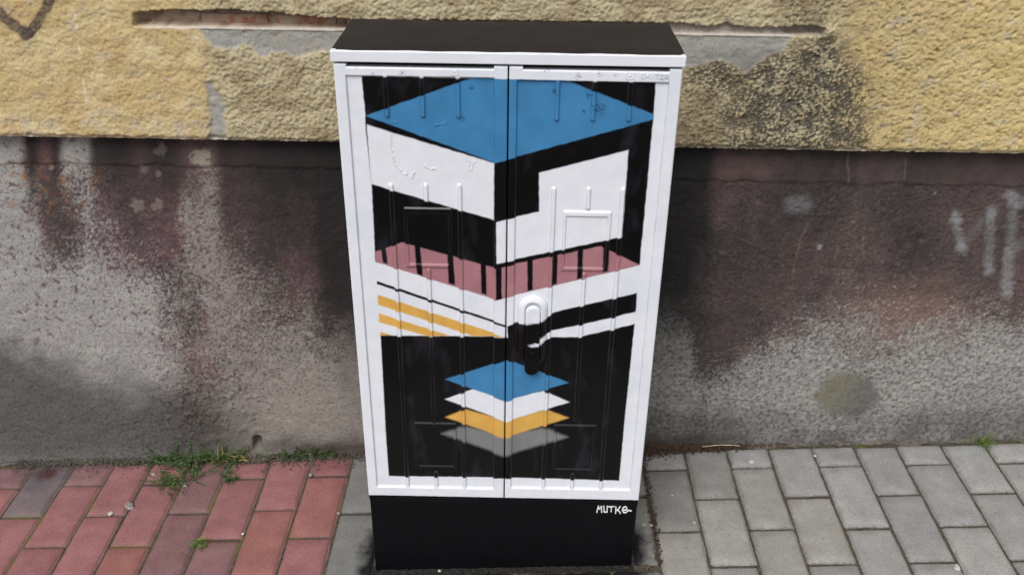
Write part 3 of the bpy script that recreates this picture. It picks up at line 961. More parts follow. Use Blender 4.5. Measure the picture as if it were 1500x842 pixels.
FLAKES = [[(571, 200), (573, 230), (578, 246), (590, 259), (602, 264), (607, 256)], [(620, 246), (628, 252), (638, 252)], [(686, 240), (688, 254), (694, 240)],
          [(637, 188), (644, 186), (652, 184)], [(676, 226), (684, 224)], [(571, 184), (580, 184)]]


def art(U, V):
    wob = 0.0006 * pn(U * 90, V * 90, 201)
    U2, V2 = U + wob, V + 0.0007 * pn(U * 70, V * 70, 203)
    cc = np.broadcast_to(CW, U.shape + (3,)).copy()
    # uneven white coat: faint bluish and grey patches
    cc = mixc(cc, np.array([0.68, 0.715, 0.80]), sm(0.0, 0.9, fbm(U * 11, V * 9, 205, 4)) * 0.55)
    for P, pc, s in ARTD:
        x0, y0 = P.min(0) - s * 3
        x1, y1 = P.max(0) + s * 3
        b = (U > x0) & (U < x1) & (V > y0) & (V < y1)
        if not b.any():
            continue
        a = sm(-s, s, poly_sd(U2[b], V2[b], P))
        v = 1 + 0.10 * fbm(U[b] * 24, V[b] * 16, 207, 3)
        pcv = pc * v[:, None] if pc is not CW else np.broadcast_to(pc, (b.sum(), 3))
        cc[b] = mixc(cc[b], pcv, a)
    lumk = cc.mean(-1)
    cc = mixc(cc, lin(38, 36, 44), (lumk < 0.03) * sm(0.1, 0.9, fbm(U * 22, V * 10, 209, 4)) * 0.75)
    # scuffs and dots of bare primer on the blue and white
    for (px, py, r, s) in ((877, 160, 16, 3), (862, 140, 9, 4), (812, 135, 8, 5), (855, 165, 7, 6), (690, 132, 6, 7), (677, 178, 8, 8)):
        u0, v0 = D(px, py)
        q = np.hypot(U - u0, V - v0) * 1000 / r
        cc = mixc(cc, lin(44, 66, 100), sm(0.52, 0.75, pn(U * 420, V * 300, 300 + s) + 0.9 - q) * 0.85)
    for (px, py, r, s) in ((520, 98, 10, 1), (545, 110, 8, 2), (588, 108, 9, 3), (862, 88, 8, 4), (846, 112, 9, 5), (878, 107, 10, 6), (902, 109, 6, 7), (800, 103, 8, 8)                           ):
        u0, v0 = D(px, py)
        q = np.hypot(U - u0, V - v0) * 1000 / r
        cc = mixc(cc, lin(120, 124, 140), sm(0.55, 0.8, 0.8 * pn(U * 260, V * 520, 330 + s) + 0.9 - q) * 0.7)
    # thin cracked lines where the coat lifts
    for F in FLAKES:
        dist = seg_d(U, V, [D(*q_) for q_ in F]) + 0.0024 * pn(U * 150, V * 150, 221)
        cc = mixc(cc, cc * 0.45, sm(0.0011, 0.0003, np.abs(dist)) * sm(-0.2, 0.4, pn(U * 240, V * 240, 231)) * 0.8)
    return cc


def ribs():
    """raised ribs: (u0, u1 at the two ends -> centre), z from, z to"""
    out = []
    for side, xs_t, yt in ((0, (564.4, 617.6, 669.8), 175), (1, (815.5, 869.2, 922.4), 178.5)):
        for i, x in enumerate(xs_t):
            u, _ = D(x, 150)
            z_end = D(x, yt)[1]
            out.append((u, z_end, ZT - 0.012))
            zm = D(x, 274 if side == 0 else 278)[1]
            zb = ZB + 0.012
            if i != 1:
                out.append((u, zb, zm))
            else:
                za = D(x, 303 if side == 0 else 309)[1]
                out.append((u, za, zm))
                zc = D(x, 398 if side == 0 else 403)[1]
                zd = D(x, 622)[1]
                out.append((u, zd + 0.002, zc))
                ze = D(x, 692 if side == 0 else 695)[1]
                out.append((u, zb, ze))
    return out


RIBS = ribs()
SQ = []   # square label fields pressed into the doors
for a, b in ((z3(303, 468), z3(535, 762)), (z4(337, 460), z4(550, 745)), (z7(290, 8), z7(518, 258)), (z8(340, 15), z8(562, 272))):
    u0, v1 = D(*a)
    u1, v0 = D(*b)
    SQ.append((u0, u1, v0, v1))
for i, (a, b) in enumerate(((z3(303, 468), z3(537, 468)), (z4(337, 460), z4(564, 462)), (z7(290, 8), z7(520, 8)), (z8(340, 15), z8(572, 22)))):
    u0, u1 = D(*a)[0], D(*b)[0]
    SQ[i] = (u0, u1, SQ[i][2], SQ[i][3])
# the square fields line up one above the other
for a, b in ((0, 2), (1, 3)):
    u0, u1 = (SQ[a][0] + SQ[b][0]) / 2, (SQ[a][1] + SQ[b][1]) / 2
    SQ[a] = (u0, u1) + SQ[a][2:]
    SQ[b] = (u0, u1) + SQ[b][2:]

GAP = (D(742, 100)[0] + D(738.5, 700)[0]) / 2
PAN = [(D(*z1(186, 495))[0], D(722.5, 300)[0], D(560, 713.5)[1], D(*z1(186, 495))[1]),
       (D(755.5, 200)[0], D(*z2(1318, 530))[0], D(850, 716)[1], D(*z2(1318, 530))[1])]



def door(side):
    u0, u1 = ((-H, GAP - 0.0012), (GAP + 0.0012, H))[side]
    nu, nz = int((u1 - u0) / 0.00085), int((ZT - ZB) / 0.0014)
    U, V = np.meshgrid(np.linspace(u0, u1, nu + 1), np.linspace(ZB, ZT, nz + 1))
    p0, p1, q0, q1 = PAN[side]
    s = 0.0007
    pan = sm(-s, s, np.minimum(np.minimum(U - p0, p1 - U), np.minimum(V - q0, q1 - V)))
    h = -0.0030 * pan
    rb = np.zeros_like(U)
    for (uc, za, zb_) in RIBS:
        if not (u0 < uc < u1):
            continue
        zz = np.clip(V, za + 0.003, zb_ - 0.003)
        dd = np.hypot(U - uc, V - zz)
        rb = np.maximum(rb, sm(0.0040, 0.0027, dd))
    h = np.maximum(h, -0.0030 + 0.0027 * rb * 1.0) if False else h + 0.0027 * rb * pan
    for (a, b, e, f) in SQ:
        if not (u0 < a < u1):
            continue
        m1 = np.minimum(np.minimum(U - a, b - U), np.minimum(V - e, f - V))
        outer = sm(-0.0006, 0.0006, m1)
        inner = sm(-0.0006, 0.0006, np.minimum(np.minimum(U - a - 0.005, b - 0.005 - U), np.minimum(V - e - 0.006, f - 0.009 - V)))
        h = h * (1 - outer) + outer * (-0.0030 + 0.0024 * (1 - inner) + 0.0006 * inner)
    h = h * 1.35
    edge_tone = np.zeros_like(h)
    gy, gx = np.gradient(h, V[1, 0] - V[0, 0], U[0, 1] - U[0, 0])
    edge_tone = sm(0.5, 1.6, np.abs(gx)) * (0.55 + 0.45 * pn(U * 40, V * 25, 233))  # steep rib and frame sides, where edge highlights are painted into the colour
    # flaking ridges in the old paint
    for F in FLAKES:
        P = [D(*q) for q in F]
        dist = seg_d(U, V, P) + 0.0022 * pn(U * 160, V * 160, 221)
        h = h + 0.0013 * sm(0.0026, 0.0004, np.abs(dist)) * (0.5 + 0.7 * pn(U * 300, V * 300, 223))
    h = h + 0.00018 * fbm(U * 45, V * 30, 225, 3) + 0.0012 * fbm(U * 5, V * 3, 227, 2) * 0.25
    # embossed square mark
    mx, my = ((665, 106), (923, 110))[side]
    um, vm = D(mx, my)
    r_ = np.maximum(np.abs(U - um), np.abs(V - vm))
    h = h + 0.0009 * (sm(0.0062, 0.0052, r_) - sm(0.0044, 0.0034, r_) + sm(0.0026, 0.0018, r_))
    cc = art(U, V)
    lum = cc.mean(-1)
    cc = mixc(cc, np.where((lum < 0.05)[..., None], lin(74, 74, 79), cc * 0.62), np.clip(edge_tone, 0, 1) * np.where(lum < 0.05, 0.42, 0.6))  # painted pale highlight on black edges, darker outline on the other colours
    chip = sm(0.30, 0.5, pn(U * 70, V * 14, 229)) * sm(0.0024, 0.0006, np.minimum(V - ZB, 1))
    cc = mixc(cc, lin(24, 24, 26), chip)
    # the top edge is notched below the lid
    top = ZT - np.where((U > u0 + (0.0195 if side == 0 else 0.021)) & (U < u1 - (0.021 if side == 0 else 0.0195)), 0.0055, 0.0008)
    V = np.minimum(V, top)
    rnd = np.minimum(np.minimum(U - u0, u1 - U), np.minimum(V - ZB, top - V))
    h = h - 0.0016 * (1 - np.clip(rnd / 0.0022, 0, 1)) ** 2
    P = np.stack([U, -h, V - 0], -1)
    # edge return to the back of the door leaf
    ring = np.concatenate([np.stack([P[0, :]], 0)[0], P[1:, -1], P[-1, ::-1][1:], P[::-1, 0][1:-1]])
    rc = np.concatenate([cc[0, :], cc[1:, -1], cc[-1, ::-1][1:], cc[::-1, 0][1:-1]])
    n = len(ring)
    bk = ring.copy()
    bk[:, 1] = 0.016
    i = np.arange(n)
    j = (i + 1) % n
    ef = np.stack([j, i, i + n, j + n], -1)
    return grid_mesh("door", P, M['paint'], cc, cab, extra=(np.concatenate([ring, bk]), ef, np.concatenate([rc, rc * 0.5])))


door_l, door_r = door(0), door(1)
door_l['label'] = "left door with yellow stripes and a white slanted block"
door_r['label'] = "right door with the lever handle and a white L-shaped block"

b = MB()
b.box(-H + 0.002, H - 0.002, 0.017, DEP - 0.008, ZB - 0.004, ZT + 0.002, 0.002)
b.build("body", M['black'], cab)
# plinth with a thin rim under the doors
b = MB()
b.box(-H + 0.001, H - 0.001, 0.003, DEP - 0.010, -0.05, ZB - 0.012, 0.0025)
b.build("plinth", M['plinth_black'], cab)
b = MB()
b.box(-H + 0.0003, H - 0.0003, 0.0012, DEP - 0.009, ZB - 0.0118, ZB - 0.0042, 0.0015)
b.build("plinth_rim", M['black'], cab)
# lid: black top, white front fascia
zr0, zr1 = ZT + 0.0026, ZT + ROOFH


def lid():
    nx, ny = 60, 26
    U, V = np.meshgrid(np.linspace(-H - 0.0026, H + 0.0026, nx + 1), np.linspace(-0.0022, DEP, ny + 1))
    e = np.minimum(np.minimum(U + H + 0.0026, H + 0.0026 - U), np.minimum(V + 0.0022, DEP - V))
    Zt = zr1 + 0.0008 + 0.0016 * sm(0, 0.05, e) + 0.0007 * fbm(U * 12, V * 12, 241, 3) - 0.0012 * (e < 1e-6)
    P = np.stack([U, V, Zt], -1)
    ring = np.concatenate([P[0, :], P[1:, -1], P[-1, ::-1][1:], P[::-1, 0][1:-1]])
    n = len(ring)
    bk = ring.copy()
    bk[:, 2] = zr1 - 0.003
    i = np.arange(n)
    j = (i + 1) % n
    return grid_mesh("lid", P, M['roof_black'], None, cab, extra=(np.concatenate([ring, bk]), np.stack([j, i, i + n, j + n], -1), None))


roof = lid()
b = MB()
b.box(-H - 0.0032, H + 0.0032, -0.0032, 0.010, zr0, zr1 + 0.0004, 0.0016)
fas = b.build("fascia", M['white'], roof)
b = MB()
b.box(-H - 0.0022, H + 0.0022, 0.0102, DEP - 0.002, zr0, zr1 - 0.001, 0.0012)
b.build("lid_skirt", M['black'], roof)


# the lever handle in its long raised plate on the right door
def pill(cx, z0, z1_, r0, prof, mat, name, parent, seg=20, n_str=60):
    """rings of a pill outline; prof = [(inset, height)...] from rim to centre"""
    pts, faces = [], []
    ringn = 0
    for (ins, hgt, tz, bz_) in prof:
        r = r0 - ins
        top, bot = z1_ - r0 - tz, z0 + r0 + bz_
        ring = []
        for k_ in range(seg + 1):
            a = math.pi * k_ / seg
            ring.append((cx + r * math.cos(a), -hgt, top + r * math.sin(a)))
        for k_ in range(1, n_str):
            ring.append((cx - r, -hgt, top + (bot - top) * k_ / n_str))
        for k_ in range(seg + 1):
            a = math.pi + math.pi * k_ / seg
            ring.append((cx + r * math.cos(a), -hgt, bot + r * math.sin(a)))
        for k_ in range(1, n_str):
            ring.append((cx + r, -hgt, bot + (top - bot) * k_ / n_str))
        ringn = len(ring)
        pts += ring
    nr = len(prof)
    for a in range(nr - 1):
        for k_ in range(ringn):
            k2 = (k_ + 1) % ringn
            faces.append((a * ringn + k_, a * ringn + k2, (a + 1) * ringn + k2, (a + 1) * ringn + k_))
    o_ = (nr - 1) * ringn
    b0 = 2 * (seg + 1) + n_str - 1
    Ls = [seg + k_ for k_ in range(n_str + 1)]
    Rs = [0] + [b0 + k_ for k_ in range(n_str - 2, -1, -1)] + [2 * seg + n_str]
    faces += [(o_ + Ls[k_], o_ + Ls[k_ + 1], o_ + Rs[k_ + 1], o_ + Rs[k_]) for k_ in range(n_str)]
    faces.append(tuple(o_ + k_ for k_ in range(seg + 1)))
    faces.append(tuple(o_ + seg + n_str + k_ for k_ in range(seg + 1)))
    V = np.array(pts)
    me = bpy.data.meshes.new(name)
    me.from_pydata([tuple(v) for v in V], [], faces)
    me.shade_smooth()
    at = me.attributes.new('tint', 'FLOAT_COLOR', 'POINT')
    cc = art(V[:, 0], V[:, 2])
    hb = (V[:, 2] < D(*zh(200, 330))[1]) & (V[:, 2] > D(*zh(260, 500))[1])
    if name == 'lever':
        cc[(V[:, 2] < D(*zh(260, 322))[1]) & ~((V[:, 2] > D(*zh(260, 512))[1]) & (V[:, 2] < D(*zh(260, 478))[1]) & (V[:, 0] > D(*zh(225, 500))[0]))] = CK
    at.data.foreach_set('color', np.concatenate([cc, np.ones((len(cc), 1))], 1).astype(np.float32).ravel())
    me.materials.append(mat)
    me.update()
    return link(name, me, parent)


hu0, hz1 = D(*zh(140, 64))
hu0 = D(*zh(142, 160))[0]
hu1 = D(*zh(410, 160))[0]
hc, hr = (hu0 + hu1) / 2, (hu1 - hu0) / 2
hz1 = D(*zh(275, 64))[1]
hz0 = D(*zh(270, 770))[1]
lr = (D(*zh(347, 250))[0] - D(*zh(208, 250))[0]) / 2
lz1, lz0 = D(*zh(278, 145))[1], D(*zh(262, 766))[1]
pill(hc, hz0 + 0.014, hz1, hr, [(0, -0.0032, 0, 0), (0.0002, 0.0002, 0, 0), (0.0016, 0.0022, 0, 0), (0.004, 0.0040, 0.0, 0), (0.0078, 0.0056, 0.0004, 0.001),
                         (hr - lr - 0.0011, 0.0066, 0.001, 0.002), (hr - lr - 0.0003, 0.0015, 0.001, 0.002), (hr - 0.001, 0.0012, 0.001, 0.002)], M['paint'], "handle_plate", door_r)
lev = pill(hc, lz0, lz1, lr - 0.0006, [(0, 0.0013, 0, 0), (0, 0.0068, 0, 0), (0.0007, 0.0080, 0, 0), (0.0020, 0.0086, 0.0, 0), (0.0036, 0.0088, 0.003, 0.001),
                           (0.0060, 0.0082, 0.006, 0.002), (lr - 0.0014, 0.0080, 0.007, 0.003)], M['paint'], "lever", door_r)
# key cylinder near the foot of the lever
ku, kv = D(*zh(264, 582))
v, f = [], []
for r_, y_ in ((0.0056, -0.0074), (0.0056, -0.0093), (0.0044, -0.0096), (0.0016, -0.0096), (0.0012, -0.0080)):
    v += [(ku + r_ * math.cos(a), y_, kv + r_ * math.sin(a)) for a in np.linspace(0, 2 * math.pi, 20, endpoint=False)]
for a in range(4):
    f += [(a * 20 + i, a * 20 + (i + 1) % 20, (a + 1) * 20 + (i + 1) % 20, (a + 1) * 20 + i) for i in range(20)]
f.append(tuple(80 + i for i in range(20)))
mesh("keyhole", v, f, M['black'], door_r, True)


def ribbon(name, strokes, width, to3, thick, mat, parent):
    """hand-drawn strokes as thin raised ribbons with round ends"""
    b = MB()
    for s_i, st in enumerate(strokes):
        P = np.array(st, float)
        L, Rr = [], []
        for i_, p in enumerate(P):
            a = P[max(i_ - 1, 0)]
            c_ = P[min(i_ + 1, len(P) - 1)]
            t = (c_ - a) / (np.linalg.norm(c_ - a) + 1e-9)
            nrm = np.array([-t[1], t[0]])
            w_ = width * random.uniform(0.88, 1.12)
            q = p.copy()
            if i_ == 0:
                q = q - t * width * 0.5
            if i_ == len(P) - 1:
                q = q + t * width * 0.5
            L.append(q + nrm * w_)
            Rr.append(q - nrm * w_)
        n = len(P)
        tk = thick + 0.00006 * s_i
        v = [to3(*p, tk) for p in L] + [to3(*p, tk) for p in Rr] + [to3(*p, 0) for p in L] + [to3(*p, 0) for p in Rr]
        f = []
        for i_ in range(n - 1):
            f += [(i_, i_ + 1, n + i_ + 1, n + i_), (i_, 2 * n + i_, 2 * n + i_ + 1, i_ + 1), (n + i_, n + i_ + 1, 3 * n + i_ + 1, 3 * n + i_)]
        f += [(0, n, 3 * n, 2 * n), (n - 1, 3 * n - 1, 4 * n - 1, 2 * n - 1)]
        b.add(v, f)
    return b.build(name, mat, parent)


def curve(pts, n=8):
    """Catmull-Rom through pts"""
    P = [np.array(p, float) for p in pts]
    P = [2 * P[0] - P[1]] + P + [2 * P[-1] - P[-2]]
    out = []
    for i_ in range(1, len(P) - 2):
        for t in np.linspace(0, 1, n, endpoint=False):
            a, b_, c_, d_ = P[i_ - 1], P[i_], P[i_ + 1], P[i_ + 2]
            out.append(0.5 * (2 * b_ + (c_ - a) * t + (2 * a - 5 * b_ + 4 * c_ - d_) * t * t + (3 * b_ - a - 3 * c_ + d_) * t ** 3))
    out.append(P[-2])
    return out


def onplinth(X_, Y_, t):
    px, py = 860 + X_ * 80 / 1500, 730 + Y_ * 35 / 656
    p = on_wall(px, py, 0.003)
    return (p[0], 0.0030 - t, p[2])


ST = [[(268, 372), (288, 280), (308, 195)], [(308, 200), (335, 285)], [(335, 285), (398, 200)], [(396, 200), (396, 290), (398, 370)],
      curve([(458, 195), (466, 280), (462, 345), (490, 358), (535, 360)]), [(556, 195), (552, 280), (546, 368)],
      [(588, 215), (665, 215), (742, 208)], [(662, 225), (664, 290), (660, 352)],
      [(790, 210), (786, 300), (782, 395)], [(908, 205), (870, 262), (806, 320)], [(836, 300), (885, 340), (912, 395)],
      curve([(990, 312), (1050, 300), (1094, 272), (1070, 218), (1015, 222), (970, 285), (985, 352), (1040, 374), (1090, 350), (1130, 312), (1165, 320), (1215, 325)])]
ribbon("lettering", ST, 15, onplinth, 0.0005, M['letter'], cab)


def ondoor(X_, Y_, t):
    u_, v_ = D(900 + X_ * 110 / 1494, 85 + Y_ * 62 / 842)
    return (u_, -0.0002 - t, v_)


EM = []
for i_, ch in enumerate("EMITER"):
    x0 = 530 + i_ * 96
    x1 = x0 + 66
    y0, y1, ym = 305, 385, 345
    EM += {'E': [[(x0, y0), (x0, y1)], [(x0, y0), (x1, y0)], [(x0, ym), (x1 - 12, ym)], [(x0, y1), (x1, y1)]],
           'M': [[(x0, y1), (x0, y0)], [(x0, y0), (x0 + 33, ym + 15)], [(x0 + 33, ym + 15), (x1, y0)], [(x1, y0), (x1, y1)]],
           'I': [[(x0 + 30, y0), (x0 + 30, y1)]],
           'T': [[(x0, y0), (x1, y0)], [(x0 + 33, y0), (x0 + 33, y1)]],
           'R': [[(x0, y1), (x0, y0)], [(x0, y0), (x1, y0 + 8)], [(x1, y0 + 8), (x1, ym - 5)], [(x1, ym - 5), (x0, ym)], [(x0 + 20, ym), (x1, y1)]]}[ch]
ribbon("embossed_lettering", EM, 6.5, ondoor, 0.0007, M['white'], door_r)


# ------------------------------------------------------------------ weeds
def blade(b, base, dirv, length, width, droop, n=4):
    d_ = Vector(dirv).normalized()
    s = d_.cross(Vector((0, 0, 1)))
    if s.length < 0.05:
        s = Vector((1, 0, 0))
    s = (s.normalized() + Vector((random.uniform(-.3, .3), random.uniform(-.3, .3), random.uniform(-.3, .3)))).normalized()
    p = Vector(base)
    L, Rr = [], []
    for i_ in range(n + 1):
        t = i_ / n
        w_ = width * (1 - t ** 1.6) + 0.00005
        L.append(p + s * w_)
        Rr.append(p - s * w_)
        d_ = (d_ + Vector((0, 0, -droop / n))).normalized()
        p = p + d_ * (length / n)
    v = [q[:] for q in L + Rr]
    m_ = n + 1
    b.add(v, [(i_, m_ + i_, m_ + i_ + 1, i_ + 1) for i_ in range(n)])


def leaf(b, base, dirv, length, width, cup=0.25):
    d_ = Vector(dirv).normalized()
    s = d_.cross(Vector((random.uniform(-.4, .4), random.uniform(-.4, .4), 1))).normalized()
    n_ = s.cross(d_).normalized()
    p = Vector(base)
    v = [p, p + d_ * length * .45 + s * width + n_ * width * cup, p + d_ * length * .45 - s * width + n_ * width * cup, p + d_ * length * .45 - n_ * width * 0.1,
         p + d_ * length]
    b.add([q[:] for q in v], [(0, 3, 1), (0, 2, 3), (1, 3, 4), (3, 2, 4)])


def weed_mesh(root, spots, reach, nst, leaf_len, stem_h, seed):
    """creeping weed: thin stems running out from several spots with small leaves along them"""
    random.seed(seed)
    lb, sb = MB(), MB()
    for (px, py, rad, n) in spots:
        for _ in range(n):
            g = on_ground(px + random.gauss(0, rad), py + random.gauss(0, rad * 0.4))
            p = Vector((g[0], min(g[1], YW - 0.012), gz(g[0], 0.004)))
            a = random.uniform(0, 2 * math.pi)
            d_ = Vector((math.cos(a), math.sin(a) * 0.7 - 0.35, random.uniform(0.15, 1.1) * stem_h)).normalized()
            ln = reach * random.uniform(0.4, 1.0)
            steps = 7
            prev = p.copy()
            for k_ in range(steps):
                d_ = (d_ + Vector((random.gauss(0, .18), random.gauss(0, .18), random.gauss(-0.10, .12)))).normalized()
                q = prev + d_ * ln / steps
                if q.y > YW - 0.006:
                    q.y = YW - 0.006
                if q.z < gz(q.x, 0.002):
                    q.z = gz(q.x, 0.002)
                s_ = Vector((random.uniform(-1, 1), random.uniform(-1, 1), 0.3)).normalized() * 0.0004
                sb.add([(prev - s_)[:], (prev + s_)[:], (q + s_)[:], (q - s_)[:]], [(0, 1, 2, 3)])
                for _l in range(2):
                    dl = (d_ * random.uniform(0.1, 0.9) + Vector((random.uniform(-1, 1), random.uniform(-1, 1), random.uniform(-.2, .9)))).normalized()
                    leaf(lb, q[:], dl, leaf_len * random.uniform(0.6, 1.3), leaf_len * random.uniform(0.16, 0.26))
                prev = q
    for m_ in (lb, sb):
        m_.v = [tuple(Vector(v) - Vector(root)) for v in m_.v]
    return lb, sb


def make_weed(label, root_px, spots, reach, nst, leaf_len, stem_h, seed, mats=('leaf', 'leaf'), dry=(), group=None, name='weed', cat='weed'):
    g = on_ground(*root_px)
    root = (g[0], g[1], gz(g[0]))
    o = tag(empty(name, root), label, cat, group)
    lb, sb = weed_mesh(root, spots, reach, nst, leaf_len, stem_h, seed)
    lb.build("leaves", M[mats[0]], o)
    sb.build("stems", M[mats[1]], o)
    if dry:
        db = MB()
        for (px, py, n) in dry:
            for _ in range(n):
                q = on_ground(px + random.gauss(0, 6), py + random.gauss(0, 3))
                blade(db, (q[0] - root[0], min(q[1], YW - 0.015) - root[1], gz(q[0], 0.006) - root[2]),
                      (random.uniform(-.4, 1), random.uniform(-.5, .1), random.uniform(.2, .9)), random.uniform(.02, .05), 0.0011, 0.7)
        db.build("dry_blades", M['dry'], o)
    return o


make_weed("sprawling green weed with a few yellow blades spreading over the red pavers by the wall", (300, 680),
          [(250, 672, 12, 16), (275, 676, 12, 18), (300, 676, 14, 20), (325, 670, 14, 20), (345, 664, 12, 14), (258, 704, 10, 12), (235, 706, 8, 7),
           (282, 694, 10, 14), (250, 660, 8, 8), (300, 664, 14, 14), (245, 712, 8, 8)],
          0.056, 1, 0.0085, 1.0, 11, dry=((345, 668, 16), (325, 676, 8)))
make_weed("low dark green strip of weed along the wall foot left of the cabinet", (455, 664),
          [(415, 662, 6, 9), (432, 664, 7, 12), (450, 664, 7, 14), (468, 662, 7, 16), (483, 658, 6, 14)], 0.026, 1, 0.0060, 0.8, 12, mats=('moss', 'moss'))
make_weed("small weed tuft in the joint corner just below the half red paver", (337, 700), [(337, 702, 5, 14), (333, 694, 4, 6)], 0.026, 1, 0.0065, 0.9, 13)
make_weed("tiny bright green sprout alone in a joint among the red pavers", (293, 797), [(293, 797, 2.5, 9), (288, 803, 3, 5)], 0.020, 1, 0.0060, 1.2, 14,
          mats=('grass', 'grass'))
random.seed(21)
g = on_ground(1432, 643)
o = tag(empty("grass_tuft", (g[0], min(g[1], YW - 0.015), gz(g[0]))), "small tuft of bright green grass at the wall foot above the grey pavers", "grass tuft")
b = MB()
for _ in range(60):
    a = random.uniform(0, 2 * math.pi)
    blade(b, (random.gauss(0, .008), random.gauss(-0.003, .003), 0), (math.cos(a) * .6 + .35, math.sin(a) * .5 - .35, random.uniform(.5, 1.2)),
          random.uniform(.022, .055), random.uniform(.0006, .0012), random.uniform(.4, 1.4))
b.build("blades", M['grass'], o)
random.seed(22)
for i_ in range(3):
    pass


# ------------------------------------------------------------------ litter on the paving
def pebble(name, px, py, r, mat, label, cat, flat=0.6, group=None, stretch=1.0, seed=0):
    import bmesh
    bm = bmesh.new()
    bmesh.ops.create_icosphere(bm, subdivisions=3, radius=1)
    rr_ = random.Random(seed)
    ox, oy = rr_.uniform(0, 50), rr_.uniform(0, 50)
    for w_ in bm.verts:
        n_ = 1 + 0.42 * float(fbm(np.array(w_.co.x * 1.7 + ox), np.array(w_.co.y * 1.7 + w_.co.z * 1.3 + oy), seed, 2))
        w_.co = Vector((w_.co.x * r * stretch * n_, w_.co.y * r * n_, w_.co.z * r * flat * n_))
    me = bpy.data.meshes.new(name)
    bm.to_mesh(me)
    bm.free()
    me.shade_smooth()
    me.materials.append(M[mat])
    g_ = on_ground(px, py)
    o_ = link(name, me, None, (g_[0], g_[1], gz(g_[0], r * flat * 0.55)))
    o_.rotation_euler = (0, 0, rr_.uniform(0, 3))
    return tag(o_, label, cat, group)


pebble("mortar_lump", 190, 741, 0.0088, 'mortar', "knobbly grey lump of dried mortar lying on a red paver", "mortar lump", 0.30, stretch=1.7, seed=1)
pebble("mortar_lump", 162, 752, 0.0062, 'chip', "small pale splash of mortar left of the knobbly grey lump", "mortar lump", 0.3, seed=2)
pebble("pebble", 272, 712, 0.0050, 'stone', "grey pebble lying just below the sprawling weed", "pebble", 0.8, seed=3)
pebble("pebble", 225, 696, 0.0052, 'stone', "grey pebble at the left edge of the sprawling weed", "pebble", 0.7, seed=4)
pebble("pebble", 356, 782, 0.0032, 'chip', "white pebble in the joint between two red pavers, right of the tiny sprout", "pebble", 0.8, seed=5)
pebble("pebble", 455, 696, 0.0042, 'stone', "grey pebble in the joint by the red half paver next to the grey border", "pebble", 0.7, seed=6)
pebble("pebble", 496, 752, 0.0034, 'brick', "reddish pebble in the joint between red paving and grey border", "pebble", 0.7, seed=7)
pebble("pebble", 1069.5, 783, 0.0030, 'stone', "round grey pebble lying in the middle of a grey paver", "pebble", 0.9, seed=8)
pebble("paint_chip", 1101, 676, 0.0060, 'chip', "largest white chip, in the joint above a brownish grey paver", "paint chip", 0.25, stretch=1.3, seed=9)
pebble("paint_chip", 1194, 668, 0.0036, 'chip', "white chip in the dark joint near the wall, right of the largest chip", "paint chip", 0.5, seed=10)
pebble("paint_chip", 985, 725, 0.0030, 'chip', "white fleck on the dark grey paver right of the cabinet", "paint chip", 0.2, seed=11)
pebble("paint_chip", 1017, 765, 0.0028, 'chip', "white fleck at the lower right corner of the dark grey paver", "paint chip", 0.2, seed=12)
pebble("paint_chip", 943, 768, 0.0028, 'chip', "white fleck on the cut paver beside the plinth, left one of two", "paint chip", 0.2, stretch=1.6, seed=13)
pebble("paint_chip", 954, 769, 0.0028, 'chip', "white fleck on the cut paver beside the plinth, right one of two", "paint chip", 0.2, stretch=1.4, seed=14)
pebble("paint_chip", 1121, 762, 0.0030, 'chip', "white fleck low on the brownish grey paver under the largest chip", "paint chip", 0.2, seed=15)
pebble("paint_chip", 1402, 831, 0.0056, 'chip', "white chip on the grey paver by the lower right edge of the picture", "paint chip", 0.25, stretch=1.5, seed=16)
pebble("paint_chip", 644, 836, 0.0032, 'chip', "pale crumb in the dirt before the black plinth", "paint chip", 0.6, seed=17)
# a dry straw lying on the loose soil right of the cabinet
pa, pb = on_ground(1023, 642), on_ground(1079, 648)
v, f = [], []
for t in np.linspace(0, 1, 7):
    p = Vector(pa) * (1 - t) + Vector(pb) * t
    p.z = gz(p.x, 0.014 + 0.004 * math.sin(t * 3))
    p.y = min(p.y, 0.36)
    for a in range(5):
        v.append((p.x, p.y + 0.0009 * math.cos(a * 1.2566), p.z + 0.0009 * math.sin(a * 1.2566)))
for i_ in range(6):
    f += [(i_ * 5 + a, i_ * 5 + (a + 1) % 5, (i_ + 1) * 5 + (a + 1) % 5, (i_ + 1) * 5 + a) for a in range(5)]
tag(mesh("straw", v, f, M['straw'], None, True), "dry yellow straw lying on the brown soil right of the cabinet", "straw")


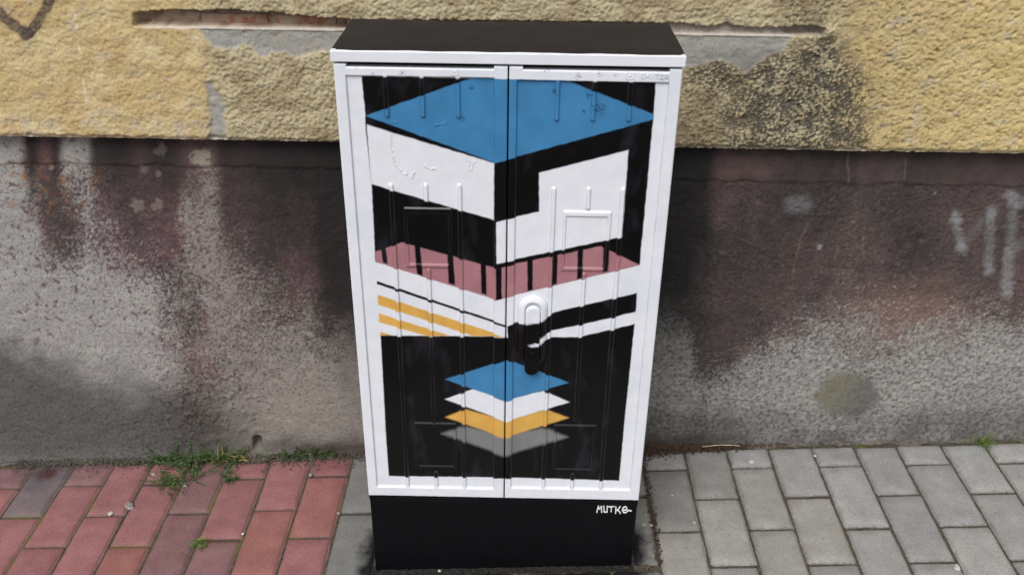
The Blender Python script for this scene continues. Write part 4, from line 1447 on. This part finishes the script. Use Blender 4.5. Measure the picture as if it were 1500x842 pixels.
def crumbs(name, n, region, size, mat, label, seed):
    r_ = np.random.default_rng(seed)
    b_ = MB()
    base = np.array([(1, 0, 0), (-.5, .87, 0), (-.5, -.87, 0), (0, 0, 1.1), (0, 0, -.5)], float)
    for _ in range(n):
        x_, y_, dz = region(r_)
        s_ = size * r_.uniform(0.4, 1.5)
        a = r_.uniform(0, 6.28)
        ca, sa = math.cos(a), math.sin(a)
        q = base * s_ * r_.uniform(0.7, 1.3, (5, 3))
        q = np.stack([q[:, 0] * ca - q[:, 1] * sa + x_, q[:, 0] * sa + q[:, 1] * ca + y_, q[:, 2] + gz(x_, dz)], -1)
        b_.add(q, [(0, 1, 3), (1, 2, 3), (2, 0, 3), (1, 0, 4), (2, 1, 4), (0, 2, 4)])
    return tag(b_.build(name, M[mat]), label, "soil", kind='stuff')


def reg_right(r_):
    x_ = 0.27 + abs(r_.normal(0, 0.13))
    return x_, YW - 0.008 - abs(r_.normal(0, 0.022)) * max(0.25, 1 - (x_ - 0.27) * 2.2), r_.uniform(0.0, 0.010) * max(0.1, 1 - (x_ - .27) * 2)


def reg_front(r_):
    return r_.uniform(-0.26, 0.30), r_.normal(-0.004, 0.006), r_.uniform(-0.005, 0.001)


def reg_joint(r_):
    i_ = r_.integers(0, 3)
    return xg[0] + r_.normal(0, 0.006), r_.uniform(0.0, 0.32), r_.uniform(-0.004, 0.001)


def reg_left(r_):
    return r_.uniform(-1.2, -0.30), YW - 0.008 - abs(r_.normal(0, 0.022)), r_.uniform(0, 0.006)


crumbs("loose_soil", 2600, reg_right, 0.0026, 'soil', "brown crumbly soil heaped at the wall foot right of the cabinet", 31)
xs = np.linspace(-0.272, 0.268, 180)
t = np.linspace(0, 1, 9)
Xg = np.repeat(xs[None, :], 9, 0)
Yg = 0.012 - t[:, None] * (0.021 + 0.004 * fbm(xs * 30, xs * 0, 301, 3))[None, :]
Zg = gz(Xg, 0.0035 * (1 - t[:, None]) - 0.005 * t[:, None]) + 0.0020 * fbm(Xg * 110, Yg * 110, 303, 3)
tag(grid_mesh("plinth_dirt", np.stack([Xg, Yg, Zg], -1)[::-1], M['soot']), "blackened dirt packed along the front foot of the black plinth", "dirt", kind='stuff')
crumbs("plinth_crumbs", 160, reg_front, 0.0020, 'soot', "dark crumbs of dirt lying before the black plinth", 32)
crumbs("joint_soil", 260, reg_joint, 0.0024, 'soil', "brown crumbs in the paver joint right of the cabinet", 33)
crumbs("wall_foot_soil", 1700, reg_left, 0.0024, 'sand', "grey grit scattered along the wall foot left of the cabinet", 34)
